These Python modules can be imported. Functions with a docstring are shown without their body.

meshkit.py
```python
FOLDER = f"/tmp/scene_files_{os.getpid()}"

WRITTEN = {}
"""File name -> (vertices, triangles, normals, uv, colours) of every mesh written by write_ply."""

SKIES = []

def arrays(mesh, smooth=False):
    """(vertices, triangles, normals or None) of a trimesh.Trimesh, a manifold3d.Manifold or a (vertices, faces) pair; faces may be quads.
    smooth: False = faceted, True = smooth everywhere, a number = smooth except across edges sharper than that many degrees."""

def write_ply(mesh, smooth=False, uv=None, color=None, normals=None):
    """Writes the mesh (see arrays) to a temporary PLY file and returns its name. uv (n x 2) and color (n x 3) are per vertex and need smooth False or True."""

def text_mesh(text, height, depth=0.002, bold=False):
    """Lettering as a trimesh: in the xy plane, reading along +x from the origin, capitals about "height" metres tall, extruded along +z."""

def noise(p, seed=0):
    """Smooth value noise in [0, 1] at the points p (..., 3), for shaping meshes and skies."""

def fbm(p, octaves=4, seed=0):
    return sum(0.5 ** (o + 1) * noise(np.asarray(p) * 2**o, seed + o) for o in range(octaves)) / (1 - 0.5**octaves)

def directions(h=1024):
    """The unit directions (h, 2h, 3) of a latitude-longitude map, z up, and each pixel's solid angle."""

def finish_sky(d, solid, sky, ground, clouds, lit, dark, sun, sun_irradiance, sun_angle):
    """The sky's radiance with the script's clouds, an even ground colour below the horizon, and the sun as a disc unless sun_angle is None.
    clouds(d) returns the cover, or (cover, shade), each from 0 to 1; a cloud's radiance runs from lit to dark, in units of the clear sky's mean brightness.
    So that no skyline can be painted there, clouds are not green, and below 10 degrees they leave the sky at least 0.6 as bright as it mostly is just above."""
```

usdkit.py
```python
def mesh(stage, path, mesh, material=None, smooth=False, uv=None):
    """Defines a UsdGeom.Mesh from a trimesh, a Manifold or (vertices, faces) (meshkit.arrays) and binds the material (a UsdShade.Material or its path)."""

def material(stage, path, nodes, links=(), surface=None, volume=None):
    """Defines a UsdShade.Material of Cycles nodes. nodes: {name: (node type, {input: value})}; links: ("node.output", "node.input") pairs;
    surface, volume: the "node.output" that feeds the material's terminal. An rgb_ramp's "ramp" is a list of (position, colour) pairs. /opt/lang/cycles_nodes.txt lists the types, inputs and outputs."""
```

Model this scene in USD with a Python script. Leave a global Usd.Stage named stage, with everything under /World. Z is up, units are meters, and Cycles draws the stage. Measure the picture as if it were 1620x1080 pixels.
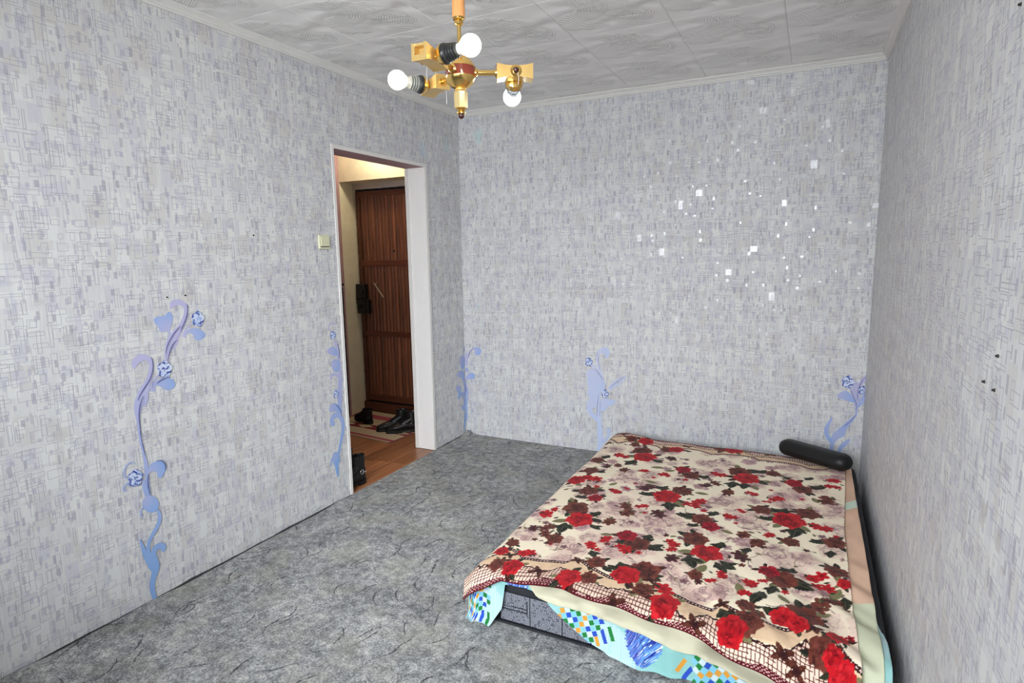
import math, random
import numpy as np, trimesh, shapely
from shapely.geometry import Polygon, LineString, Point
import manifold3d as m3
from pxr import Usd, UsdGeom, UsdLux, UsdShade, Sdf, Gf, Vt
import usdkit, meshkit

PI = math.pi
stage = Usd.Stage.CreateInMemory()
UsdGeom.SetStageUpAxis(stage, UsdGeom.Tokens.z)
UsdGeom.SetStageMetersPerUnit(stage, 1.0)
UsdGeom.Xform.Define(stage, '/World')

# ------------------------------------------------------------------ camera, daylight, exposure
W, H, YF = 2.7213, 2.45, -4.42          # room width, height, window wall
cam = UsdGeom.Camera.Define(stage, '/World/camera')
right = np.array([0.89438409, 0.44700760, -0.01616499])
down = np.array([0.05102241, -0.13785677, -0.98913711])
fwd = np.array([-0.44438026, 0.88384372, -0.14610431])
cp = np.array([2.40866, -3.95886, 1.41581])
mat = Gf.Matrix4d(*right, 0, *(-down), 0, *(-fwd), 0, *cp, 1)
cam.AddTransformOp().Set(mat)
cam.CreateHorizontalApertureAttr(36.0)
cam.CreateVerticalApertureAttr(24.0)
cam.CreateFocalLengthAttr(942.886 / 1620 * 36.0)
cam.CreateClippingRangeAttr(Gf.Vec2f(0.02, 100))
cam.CreateFStopAttr(0.0)
cam.CreateExposureAttr(-0.03)

dome = UsdLux.DomeLight.Define(stage, '/World/sky')      # overcast sky outside the window
dome.CreateIntensityAttr(0.9)
dome.CreateColorAttr(Gf.Vec3f(0.86, 0.93, 1.0))
win = UsdLux.RectLight.Define(stage, '/World/window_daylight')   # daylight entering by the window
win.CreateWidthAttr(2.6)
win.CreateHeightAttr(2.2)
win.CreateIntensityAttr(27.0)
win.CreateColorAttr(Gf.Vec3f(0.87, 0.925, 1.0))
win.AddTranslateOp().Set(Gf.Vec3d(1.95, YF - 1.25, 2.30))
win.AddRotateXYZOp().Set(Gf.Vec3f(64, 0, 14))             # faces into the room (+y)
BULB, BULB_COOL, HALL = 48.0, 36.0, 75.0                 # strengths of the bulbs built below

# ------------------------------------------------------------------ helpers
used = {}
def numbered(path):
    k = used.get(path, -1) + 1
    used[path] = k
    return path if k == 0 else '%s_%03d' % (path, k)

def tag(prim, label=None, cat=None, group=None, kind=None):
    for key, val in (('label', label), ('category', cat), ('group', group), ('kind', kind)):
        if val:
            prim.SetCustomDataByKey(key, val)

def put(parent, name, mesh, mtl, smooth=False, color=None, uv=None):
    path = numbered(('/World' if parent is None else str(parent.GetPath())) + '/' + name)
    m = usdkit.mesh(stage, path, mesh, mtl, smooth=smooth, uv=uv)
    if color is not None:
        n = len(m.GetPointsAttr().Get())
        assert n == len(color), (n, len(color))
        UsdGeom.PrimvarsAPI(m).CreatePrimvar('paint', Sdf.ValueTypeNames.Color3fArray, 'vertex').Set(
            Vt.Vec3fArray.FromNumpy(np.ascontiguousarray(color, np.float32)))
    return m.GetPrim()

def thing(name, label, cat=None, group=None, kind=None, loc=None, rotz=0):
    x = UsdGeom.Xform.Define(stage, numbered('/World/' + name))
    if loc is not None:
        x.AddTranslateOp().Set(Gf.Vec3d(*map(float, loc)))
        if rotz:
            x.AddRotateZOp().Set(float(math.degrees(rotz)))
    tag(x.GetPrim(), label, cat, group, kind)
    return x.GetPrim()

def cat(*ms):
    return trimesh.util.concatenate(list(ms))

def tri(m):
    if isinstance(m, trimesh.Trimesh):
        return m
    q = m.to_mesh()
    return trimesh.Trimesh(q.vert_properties[:, :3], q.tri_verts, process=False)

def box(x0, x1, y0, y1, z0, z1, bev=0.0):
    if bev <= 0:
        b = trimesh.creation.box((x1 - x0, y1 - y0, z1 - z0))
        b.apply_translation(((x0 + x1) / 2, (y0 + y1) / 2, (z0 + z1) / 2))
        return b
    pts = []
    for sx in (0, 1):
        for sy in (0, 1):
            for sz in (0, 1):
                c = np.array([(x0, x1)[sx], (y0, y1)[sy], (z0, z1)[sz]])
                s = np.array([1 - 2 * sx, 1 - 2 * sy, 1 - 2 * sz]) * bev
                for k in range(3):
                    o = s.copy(); o[k] = 0
                    pts.append(c + o)
    return trimesh.convex.convex_hull(np.array(pts))

def lathe(prof, n=40):
    return trimesh.creation.revolve(np.array(prof, float), sections=n)

def align(m, d, o):
    """turns +z of the mesh to direction d and moves it to o"""
    m = m.copy()
    m.apply_transform(trimesh.geometry.align_vectors([0, 0, 1], np.asarray(d, float) / np.linalg.norm(d)))
    m.apply_translation(o)
    return m

def rod(a, b, r, n=20):
    a, b = np.asarray(a, float), np.asarray(b, float)
    c = trimesh.creation.cylinder(r, np.linalg.norm(b - a), sections=n)
    return align(c, b - a, (a + b) / 2)

def sweep_y(prof, y0, y1):
    """a profile in (x, z) extruded along y"""
    m = trimesh.creation.extrude_polygon(Polygon(prof), y1 - y0, engine='earcut')
    v = m.vertices.copy()
    m.vertices = np.stack([v[:, 0], y0 + v[:, 2], v[:, 1]], 1)
    m.invert()
    return m

def lin(r, g, b):
    c = np.array([r, g, b], float) / 255
    return tuple(np.where(c <= 0.04045, c / 12.92, ((c + 0.055) / 1.055) ** 2.4))

class G:
    """builds a graph of Cycles nodes from expressions"""
    def __init__(self):
        self.n, self.l, self.k = {}, [], 0
    def node(self, kind, out, **inp):
        name = 'n%d' % self.k; self.k += 1
        vals = {}
        for a, b in inp.items():
            if isinstance(b, str) and '.' in b:
                self.l.append((b, name + '.' + a))
            else:
                vals[a] = b
        self.n[name] = (kind, vals)
        return name + '.' + out
    def m(self, op, a, b=None, c=None, clamp=False):
        inp = dict(math_type=op, value1=a)
        if b is not None: inp['value2'] = b
        if c is not None: inp['value3'] = c
        if clamp: inp['use_clamp'] = True
        return self.node('math', 'value', **inp)
    def add(self, a, b): return self.m('add', a, b)
    def sub(self, a, b): return self.m('subtract', a, b)
    def mul(self, a, b): return self.m('multiply', a, b)
    def lt(self, a, b): return self.m('less_than', a, b)
    def sm(self, x, a, b):       # smooth step a->b
        return self.node('map_range', 'result', range_type='smoothstep', value=x, from_min=a, from_max=b, to_min=0.0, to_max=1.0)
    def rng(self, x, a, b, c, d):
        return self.node('map_range', 'result', range_type='linear', value=x, from_min=a, from_max=b, to_min=c, to_max=d, clamp=True)
    def xyz(self, x, y, z): return self.node('combine_xyz', 'vector', x=x, y=y, z=z)
    def sep(self, v):
        n = self.node('separate_xyz', 'x', vector=v).split('.')[0]
        return n + '.x', n + '.y', n + '.z'
    def noise(self, v, scale, detail=2.0, rough=0.5, out='fac', dist=0.0):
        return self.node('noise_texture', out, vector=v, scale=float(scale), detail=float(detail), roughness=float(rough), distortion=float(dist))
    def mix(self, f, a, b, kind='mix'):
        return self.node('mix', 'color', mix_type=kind, fac=f, color1=a, color2=b)
    def ramp(self, f, stops): return self.node('rgb_ramp', 'color', fac=f, ramp=stops)
    def cell(self, u, v, cu, cv, ou, ov, seed):
        a = self.m('multiply_add', u, 1 / cu, ou); b = self.m('multiply_add', v, 1 / cv, ov)
        ia, ib = self.m('floor', a), self.m('floor', b)
        w1 = self.node('white_noise_texture', 'color', dimensions='3D', vector=self.xyz(ia, ib, float(seed)))
        w2 = self.node('white_noise_texture', 'color', dimensions='3D', vector=self.xyz(ia, ib, float(seed) + 17.3))
        return self.sub(a, ia), self.sub(b, ib), self.sep(w1), self.sep(w2)
    def rect(self, u, v, cu, cv, ou, ov, seed, presence, wr, hr):
        """signed distance (m) to one rectangle per cell, its presence and a random"""
        fa, fb, r1, r2 = self.cell(u, v, cu, cv, ou, ov, seed)
        hw = self.rng(r2[0], 0, 1, wr[0] / cu / 2, wr[1] / cu / 2)
        hh = self.rng(r2[1], 0, 1, hr[0] / cv / 2, hr[1] / cv / 2)
        cx = self.m('multiply_add', r1[0], self.m('multiply_add', hw, -2.0, 1.0), hw)
        cy = self.m('multiply_add', r1[1], self.m('multiply_add', hh, -2.0, 1.0), hh)
        dx = self.mul(self.sub(self.m('absolute', self.sub(fa, cx)), hw), cu)
        dy = self.mul(self.sub(self.m('absolute', self.sub(fb, cy)), hh), cv)
        return self.m('maximum', dx, dy), self.lt(r1[2], presence), r2[2]
    def bump(self, h, strength, dist, **kw):
        return self.node('bump', 'normal', height=h, strength=float(strength), distance=float(dist), **kw)
    def principled(self, **kw): return self.node('principled_bsdf', 'BSDF', **kw)
    def make(self, name, surface):
        return usdkit.material(stage, '/World/Looks/' + name, self.n, self.l, surface=surface)

def plain(name, col, rough=0.5, metal=0.0, spec=0.5, bump=0.0, bscale=200.0, vary=0.0, coat=0.0):
    g = G()
    kw = dict(base_color=tuple(col), roughness=float(rough), metallic=float(metal), specular_ior_level=float(spec))
    pos = g.node('texture_coordinate', 'object')
    if vary:
        f = g.noise(pos, 14.0, 4, 0.6)
        kw['base_color'] = g.mix(g.rng(f, 0.3, 0.7, 0, 1), tuple(np.array(col) * (1 - vary)), tuple(np.minimum(np.array(col) * (1 + vary), 1)))
    if bump:
        kw['normal'] = g.bump(g.noise(pos, bscale, 3), bump, 0.002)
    if coat:
        kw['coat_weight'] = coat
    return g.make(name, g.principled(**kw))

def emitter(name, col, strength):
    g = G()
    return g.make(name, g.node('emission', 'emission', color=tuple(col), strength=float(strength)))

def painted(name, rough=0.7, spec=0.3, weave=0.0, wscale=900.0, sheen=0.0, metal=0.0):
    """colour from the mesh's own printed pattern"""
    g = G()
    c = g.node('attribute', 'color', attribute='paint')
    kw = dict(base_color=c, roughness=rough, specular_ior_level=spec, sheen_weight=sheen)
    if weave:
        kw['normal'] = g.bump(g.noise(g.node('texture_coordinate', 'object'), wscale, 2), weave, 0.001)
    return g.make(name, g.principled(**kw))

# ------------------------------------------------------------------ materials of the setting
def wallpaper(name, axis, seed, blots=(), gap=False):
    g = G()
    px, py, pz = g.sep(g.node('geometry', 'position'))
    u, v = (py if axis == 0 else px), pz
    uv3 = g.xyz(u, v, 0.0)
    streak = g.noise(g.xyz(g.mul(u, 330.0), g.mul(v, 16.0), 3.3), 1.0, 2, 0.6)
    streak2 = g.noise(g.xyz(g.mul(u, 90.0), g.mul(v, 7.0), 9.1), 1.0, 2, 0.5)
    base = g.mix(g.rng(streak, 0.25, 0.75, 0, 1), lin(206, 206, 204), lin(230, 229, 225))
    base = g.mix(g.rng(streak2, 0.35, 0.7, 0, 0.5), base, lin(213, 213, 216))
    def over(base, mask, col, f):
        return g.mix(g.mul(mask, f), base, col)
    # broad beige and lilac panels
    d, p, r = g.rect(u, v, .105, .155, .3, .1, seed, .42, (.045, .085), (.07, .13))
    base = over(base, g.mul(g.lt(d, 0.0), p), lin(208, 203, 197), 0.50)
    d, p, r = g.rect(u, v, .066, .092, .7, .55, seed + 1, .62, (.02, .045), (.04, .075))
    base = over(base, g.mul(g.lt(d, 0.0), p), lin(201, 200, 210), 0.50)
    # clear smooth panels
    d, p, r = g.rect(u, v, .083, .112, .15, .8, seed + 2, .60, (.03, .055), (.045, .09))
    clear = g.mul(g.lt(d, 0.0), p)
    base = over(base, clear, lin(227, 227, 223), 0.80)
    # hairline outlines
    for k, (cu, cv, pr, wr, hr, t) in enumerate(((.048, .064, .58, (.012, .036), (.014, .050), .0011), (.064, .050, .50, (.02, .052), (.012, .040), .0011),
                                                 (.034, .105, .50, (.006, .02), (.04, .09), .0013), (.105, .038, .40, (.05, .095), (.008, .02), .0010))):
        d, p, r = g.rect(u, v, cu, cv, .13 * k, .29 * k, seed + 5 + k, pr, wr, hr)
        base = over(base, g.mul(g.lt(g.m('absolute', d), t), p), lin(160, 157, 170), 0.55)
    # small solid strokes
    d, p, r = g.rect(u, v, .046, .058, .45, .35, seed + 11, .62, (.008, .015), (.022, .042))
    base = over(base, g.mul(g.mul(g.lt(d, 0.0), p), g.m('multiply_add', r, .75, .25)), lin(156, 154, 167), 0.62)
    d, p, r = g.rect(u, v, .033, .047, .05, .65, seed + 12, .42, (.006, .013), (.012, .026))
    base = over(base, g.mul(g.lt(d, 0.0), p), lin(176, 174, 189), 0.55)
    # glitter patches
    d, p, r = g.rect(u, v, .150, .185, .6, .2, seed + 14, .28, (.018, .040), (.020, .055))
    gl = g.mul(g.lt(d, 0.0), p)
    d, p, r = g.rect(u, v, .068, .088, .2, .9, seed + 15, .32, (.008, .018), (.008, .022))
    gl = g.m('maximum', gl, g.mul(g.lt(d, 0.0), p))
    base = over(base, gl, lin(216, 214, 212), 0.5)
    if gap:         # the paper stops short of the floor
        low = g.m('multiply_add', g.noise(g.xyz(g.mul(u, 4.0), 0.0, 0.0), 1.0, 3), .030, -.0125)
        base = g.mix(g.mul(g.lt(pz, low), .9), base, lin(44, 38, 34))
    for (bu, bv, br, bc) in blots:
        dd = g.node('vector_math', 'value', math_type='distance', vector1=g.xyz(g.mul(u, 1.0), g.mul(v, .6), 0.0), vector2=(bu, bv * .6, 0.0))
        dd = g.m('multiply_add', g.noise(uv3, 26.0, 3), .05, dd)
        base = g.mix(g.mul(g.sm(dd, br + .02, br * .4 + .02), 0.55), base, bc)
    flake = g.node('white_noise_texture', 'value', dimensions='3D', vector=g.node('vector_math', 'vector', math_type='floor', vector1=g.xyz(g.mul(u, 700.0), g.mul(v, 700.0), 1.0)))
    rough = g.m('multiply_add', gl, -0.27, 0.60)
    hgt = g.add(g.mul(g.sub(1.0, clear), g.mul(streak, .6)), g.mul(gl, g.mul(flake, 0.55)))
    bs = g.principled(base_color=base, roughness=rough, specular_ior_level=g.m('multiply_add', gl, .35, .35), metallic=g.mul(gl, g.m('multiply_add', flake, .30, .05)), normal=g.bump(hgt, 0.16, 0.0012))
    return g.make(name, bs)

paper_left = wallpaper('wallpaper_left', 0, 3, ((-.47, 2.12, .055, lin(196, 214, 226)), (-.17, 2.20, .05, lin(196, 220, 218))), True)
paper_back = wallpaper('wallpaper_back', 1, 41, ((.17, 2.27, .05, lin(198, 226, 224)), (.13, 1.02, .03, lin(200, 210, 214))))
paper_right = wallpaper('wallpaper_right', 0, 77)
paper_front = plain('wallpaper_front', lin(205, 206, 210), 0.6)
white_plastic = plain('white_plastic', lin(236, 232, 226), 0.35, vary=.015)
jamb_white = plain('jamb_white', lin(252, 249, 244), 0.42, vary=.02)
cornice_white = plain('cornice_white', lin(228, 226, 220), 0.5, vary=.02)
yellow_plaster = plain('yellow_plaster', lin(240, 232, 204), 0.75, vary=.05, bump=.15, bscale=60)
mauve_paper = plain('mauve_paper', lin(178, 144, 150), 0.7, vary=.05)
grey_plaster = plain('grey_plaster', lin(198, 192, 186), 0.7, vary=.04)
concrete = plain('subfloor', lin(120, 116, 110), 0.9, vary=.1)
black_gap = plain('black_rubber', lin(14, 13, 13), 0.7)

def ceiling_material():
    g = G()
    uv = g.node('texture_coordinate', 'UV')
    x, y, _ = g.sep(uv)
    n = g.noise(g.xyz(x, y, 0.0), 2.4, 0)
    h = None
    # fans of fine arcs and broad smooth swells
    for (cx, cy, r0, r1, ang, spread) in ((.20, .32, .05, .42, 1.1, .2), (.66, .18, .06, .44, 2.2, .25), (.52, .66, .05, .42, -.6, .2), (.86, .72, .04, .38, 2.9, .25),
                                          (.14, .84, .05, .34, -1.2, .3), (.40, .02, .05, .32, 1.8, .3)):
        dx, dy = g.sub(x, cx), g.sub(y, cy)
        d = g.m('sqrt', g.add(g.mul(dx, dx), g.mul(g.mul(dy, dy), 1.7)))
        cosang = g.m('divide', g.add(g.mul(dx, math.cos(ang)), g.mul(dy, math.sin(ang))), g.m('maximum', d, .001))
        mask = g.mul(g.sm(cosang, spread - .15, spread + .25), g.mul(g.sm(d, r0, r0 + .03), g.sm(d, r1, r1 - .08)))
        ring = g.m('sine', g.mul(d, 2 * PI / .027))
        t = g.mul(g.m('multiply_add', ring, .24, .80), mask)
        h = t if h is None else g.add(h, t)
    sw = g.m('sine', g.m('multiply_add', n, 9.0, g.mul(y, 10.0)))
    h = g.m('multiply_add', sw, .8, h)
    bs = g.principled(base_color=lin(242, 240, 237), roughness=.30, specular_ior_level=.5, normal=g.bump(h, 1.0, .0055))
    return g.make('ceiling_tile', bs)
tile_mat = ceiling_material()

def carpet_material():
    g = G()
    pos = g.node('geometry', 'position')
    px, py, _ = g.sep(pos)
    warp = g.noise(pos, 9.0, 3, .6, out='color')
    wx, wy, _ = g.sep(warp)
    u = g.m('multiply_add', wx, .05, px); v = g.m('multiply_add', wy, .05, py)
    big = g.noise(pos, 4.5, 4, .62)
    mid = g.noise(g.xyz(px, py, 4.0), 24.0, 5, .70)
    fine = g.noise(pos, 135.0, 4, .85)
    tuft = g.node('voronoi_texture', 'distance', dimensions='3D', vector=pos, scale=330.0)
    t = g.add(g.add(g.mul(big, .50), g.mul(mid, .95)), g.mul(fine, 1.45))
    col = g.ramp(g.rng(t, 1.08, 1.82, 0, 1), [(0, lin(56, 57, 60)), (.28, lin(102, 104, 106)), (.55, lin(152, 153, 152)), (.8, lin(198, 197, 191)), (1, lin(228, 226, 214))])
    tint = g.noise(pos, 5.5, 2)
    col = g.mix(g.rng(tint, .45, .7, 0, .5), col, g.mix(.7, col, lin(156, 152, 130)))
    # short dark curled pen strokes woven into the pile
    jag = g.noise(pos, 130.0, 3, .7)
    dark = None
    for k, (c, rot) in enumerate(((.265, .25), (.295, 1.0), (.245, 1.75), (.315, 2.6))):
        cr, sr = math.cos(rot), math.sin(rot)
        ru = g.add(g.mul(u, cr), g.mul(v, sr)); rv = g.sub(g.mul(v, cr), g.mul(u, sr))
        fa, fb, r1, r2 = g.cell(ru, rv, c, c, .37 * k, .71 * k, 100 + k)
        lx = g.mul(g.sub(fa, g.m('multiply_add', r1[0], .2, .4)), c); ly = g.mul(g.sub(fb, g.m('multiply_add', r1[1], .2, .4)), c)
        a = g.m('multiply_add', r2[0], 1.5, .75 - rot)
        ca, sa = g.m('cosine', a), g.m('sine', a)
        qx = g.add(g.mul(lx, ca), g.mul(ly, sa)); qy = g.sub(g.mul(ly, ca), g.mul(lx, sa))
        kk = g.m('multiply_add', r2[1], 18.0, -9.0)
        e = g.m('absolute', g.sub(qy, g.m('multiply_add', g.mul(qx, qx), kk, g.m('multiply_add', jag, .010, -.005))))
        L = g.m('multiply_add', r2[2], .055, .045)
        w = g.mul(g.sub(1.0, g.m('power', g.m('minimum', g.m('divide', g.m('absolute', qx), L), 1.0), 2.0)), .0036)
        s = g.mul(g.lt(e, w), g.lt(r1[2], .75))
        dark = s if dark is None else g.m('maximum', dark, s)
    brk = g.rng(g.noise(pos, 70.0, 2), .36, .5, 0.25, 1)
    col = g.mix(g.mul(g.mul(dark, brk), .85), col, lin(44, 46, 52))
    h = g.add(g.mul(g.sub(1.0, tuft), .8), g.m('multiply_add', dark, -.8, fine))
    bs = g.principled(base_color=col, roughness=.95, specular_ior_level=.15, sheen_weight=.15, normal=g.bump(h, .55, .004))
    return g.make('carpet_pile', bs)
carpet_mat = carpet_material()

def wood(name, c0, c1, axis=2, scale=1.0, rough=.4, spec=.4, contrast=1.0):
    g = G()
    x, y, z = g.sep(g.node('geometry', 'position'))
    a = [x, y, z]
    s = [60.0 * scale] * 3; s[axis] = 3.0 * scale
    rnd = g.node('object_info', 'random')
    v = g.xyz(g.add(g.mul(a[0], s[0]), g.mul(rnd, 30.0)), g.add(g.mul(a[1], s[1]), g.mul(rnd, 17.0)), g.mul(a[2], s[2]))
    n = g.noise(v, 1.0, 4, .6, dist=.6)
    col = g.mix(g.rng(n, .3, .7, 0, contrast), c0, c1)
    col = g.node('hsv', 'color', color=col, value=g.m('multiply_add', rnd, .5, .75), hue=.5, saturation=1.0, fac=1.0)
    return g.make(name, g.principled(base_color=col, roughness=rough, specular_ior_level=spec, normal=g.bump(n, .2, .001)))
slat_wood = wood('slat_wood', lin(96, 54, 36), lin(146, 90, 60), 2)
rail_wood = wood('rail_wood', lin(84, 46, 32), lin(112, 66, 46), 0)
plank_wood = wood('plank_wood', lin(150, 94, 62), lin(196, 134, 92), 1, .6, rough=.3)
lamp_wood = wood('lamp_wood', lin(206, 136, 78), lin(238, 178, 116), 2, 1.6, rough=.3)
bracket_mat = plain('bracket_gold', lin(228, 192, 120), .30, metal=.45, vary=.06)
brass = plain('brass', lin(244, 204, 122), .17, metal=1.0)
brass_soft = plain('brass_soft', lin(244, 220, 160), .32, metal=.75)

# ------------------------------------------------------------------ the room
def structure(name, label, mesh=None, mtl=None, smooth=False):
    if mesh is None:
        return thing(name, label, kind='structure')
    p = put(None, name, mesh, mtl, smooth)
    tag(p, label, kind='structure')
    return p

DY0, DY1, DZ = -1.345, -0.452, 2.018      # the doorway in the left wall
T = .15
structure('wall_left', 'left wall papered in silver-grey rectangles, with the doorway',
          cat(box(-T, 0, YF, DY0, -.02, H), box(-T, 0, DY1, 0, -.02, H), box(-T, 0, DY0, DY1, DZ, H)), paper_left)
structure('wall_back', 'back wall papered in silver-grey rectangles', box(0, W + .12, 0, .12, -.02, H), paper_back)
structure('wall_right', 'right wall papered in silver-grey rectangles, seen at a slant', box(W, W + .12, YF, 0, -.02, H), paper_right)
structure('wall_front', 'window wall behind the viewer',
          cat(box(-T, .62, YF - .2, YF, -.02, H), box(2.48, W + .12, YF - .2, YF, -.02, H), box(.62, 2.48, YF - .2, YF, -.02, .74), box(.62, 2.48, YF - .2, YF, 2.16, H)), paper_front)
wn = structure('window_1', 'white window behind the viewer')
put(wn, 'window_frame', cat(box(.62, .68, YF - .13, YF - .06, .74, 2.16, .004), box(2.42, 2.48, YF - .13, YF - .06, .74, 2.16, .004), box(.68, 2.42, YF - .13, YF - .06, .74, .80, .004),
                            box(.68, 2.42, YF - .13, YF - .06, 2.10, 2.16, .004), box(1.52, 1.58, YF - .13, YF - .06, .80, 2.10, .004)), white_plastic)
gp = G()
gp_s = gp.node('mix_closure', 'closure', fac=gp.node('fresnel', 'fac', IOR=1.45), closure1=gp.node('transparent_bsdf', 'BSDF', color=(1., 1., 1.)), closure2=gp.node('glossy_bsdf', 'BSDF', color=(1., 1., 1.), roughness=.0))
pane_mat = gp.make('window_glass', gp_s)
for x0, x1 in ((.68, 1.52), (1.58, 2.42)):
    put(wn, 'pane', box(x0, x1, YF - .10, YF - .096, .80, 2.10), pane_mat)

structure('floor', 'floor slab under the carpet', box(-.02, W + .02, YF - .05, .02, -.06, -.016), concrete)

# ceiling of square relief tiles
cl = structure('ceiling', 'ceiling of square white relief tiles')
put(cl, 'ceiling_slab', box(-T, W + .12, YF - .1, .12, H + .012, H + .10), grey_plaster)
TS = .4690
xs = sorted([-.001] + [.372 + TS * k for k in range(0, 6)] + [W + .001])
xs = [x for x in xs if x <= W + .002]
ys = sorted([.001] + [-.099 - TS * 1.006 * k for k in range(0, 10)] + [YF - .001])
ys = [y for y in ys if y >= YF - .002]
rng = random.Random(4)
for i in range(len(xs) - 1):
    for j in range(len(ys) - 1):
        x0, x1, y0, y1 = xs[i], xs[i + 1], ys[j], ys[j + 1]
        if x1 - x0 < .02 or y1 - y0 < .02:
            continue
        gp_ = .0004
        z = H + rng.uniform(-.0006, .0006)
        b = .006
        a0, a1, c0, c1 = x0 + gp_, x1 - gp_, y0 + gp_, y1 - gp_
        v = np.array([[a0, c0, z + .012], [a1, c0, z + .012], [a1, c1, z + .012], [a0, c1, z + .012], [a0, c0, z + .0022], [a1, c0, z + .0022], [a1, c1, z + .0022], [a0, c1, z + .0022],
                      [a0 + b, c0 + b, z], [a1 - b, c0 + b, z], [a1 - b, c1 - b, z], [a0 + b, c1 - b, z]])
        f = np.array([[0, 1, 2, 3], [0, 4, 5, 1], [1, 5, 6, 2], [2, 6, 7, 3], [3, 7, 4, 0], [4, 8, 9, 5], [5, 9, 10, 6], [6, 10, 11, 7], [7, 11, 8, 4], [8, 11, 10, 9]])
        # the relief runs the same way on every full tile; edge tiles are cut
        ux = (v[:, 0] - (x1 - TS if i == 0 else x0)) / TS
        uy = (v[:, 1] - (y0 if y1 > -.05 else y1 - TS)) / TS
        put(cl, 'tile', (v, f), tile_mat, uv=np.stack([ux, uy], 1))

# cornice mouldings
def cornice_prof(s):
    return [(0, .010), (s * .009, .010), (s * .011, .017), (s * .016, .019), (s * .018, .026), (s * .026, .033), (s * .029, .036), (s * .033, .038), (s * .034, .0445), (0, .0445)]
def trim(name, label, mesh, mtl=None):
    structure(name, label, mesh, mtl or cornice_white)
zc = H - .044
m = sweep_y([(x, z + zc) for x, z in cornice_prof(1)], YF, 0)
trim('trim_1', 'white cornice moulding along the top of the left wall', m)
m = sweep_y([(W - x, z + zc) for x, z in cornice_prof(1)], YF, 0); m.fix_normals()
trim('trim_2', 'white cornice moulding along the top of the right wall', m)
m = sweep_y([(x, z + zc) for x, z in cornice_prof(1)], 0, W)
m.vertices = np.stack([m.vertices[:, 1], -m.vertices[:, 0], m.vertices[:, 2]], 1); m.fix_normals()
trim('trim_3', 'white cornice moulding along the top of the back wall', m)

# doorway lining
dc = structure('trim_4', 'white lining of the doorway in the left wall')
put(dc, 'casing', box(.0002, .006, DY0 - .012, DY0 + .008, 0, DZ + .012, .001), white_plastic)
put(dc, 'casing', box(.0002, .006, DY1 - .012, DY1 + .012, 0, DZ + .012, .001), white_plastic)
put(dc, 'casing', box(.0002, .006, DY0 + .008, DY1 - .012, DZ - .010, DZ + .012, .001), white_plastic)
put(dc, 'jamb', box(-T - .006, 0, DY1 - .012, DY1, 0, DZ, .001), jamb_white)
put(dc, 'jamb', box(-T - .006, 0, DY0, DY0 + .008, 0, DZ, .001), jamb_white)
put(dc, 'jamb_head', box(-T - .006, 0, DY0 + .008, DY1 - .012, DZ - .010, DZ, .001), mauve_paper)
put(dc, 'jamb_edge', box(-T - .012, -T + .018, DY1 - .018, DY1 - .012, 0, DZ - .012, .001), white_plastic)

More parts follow.
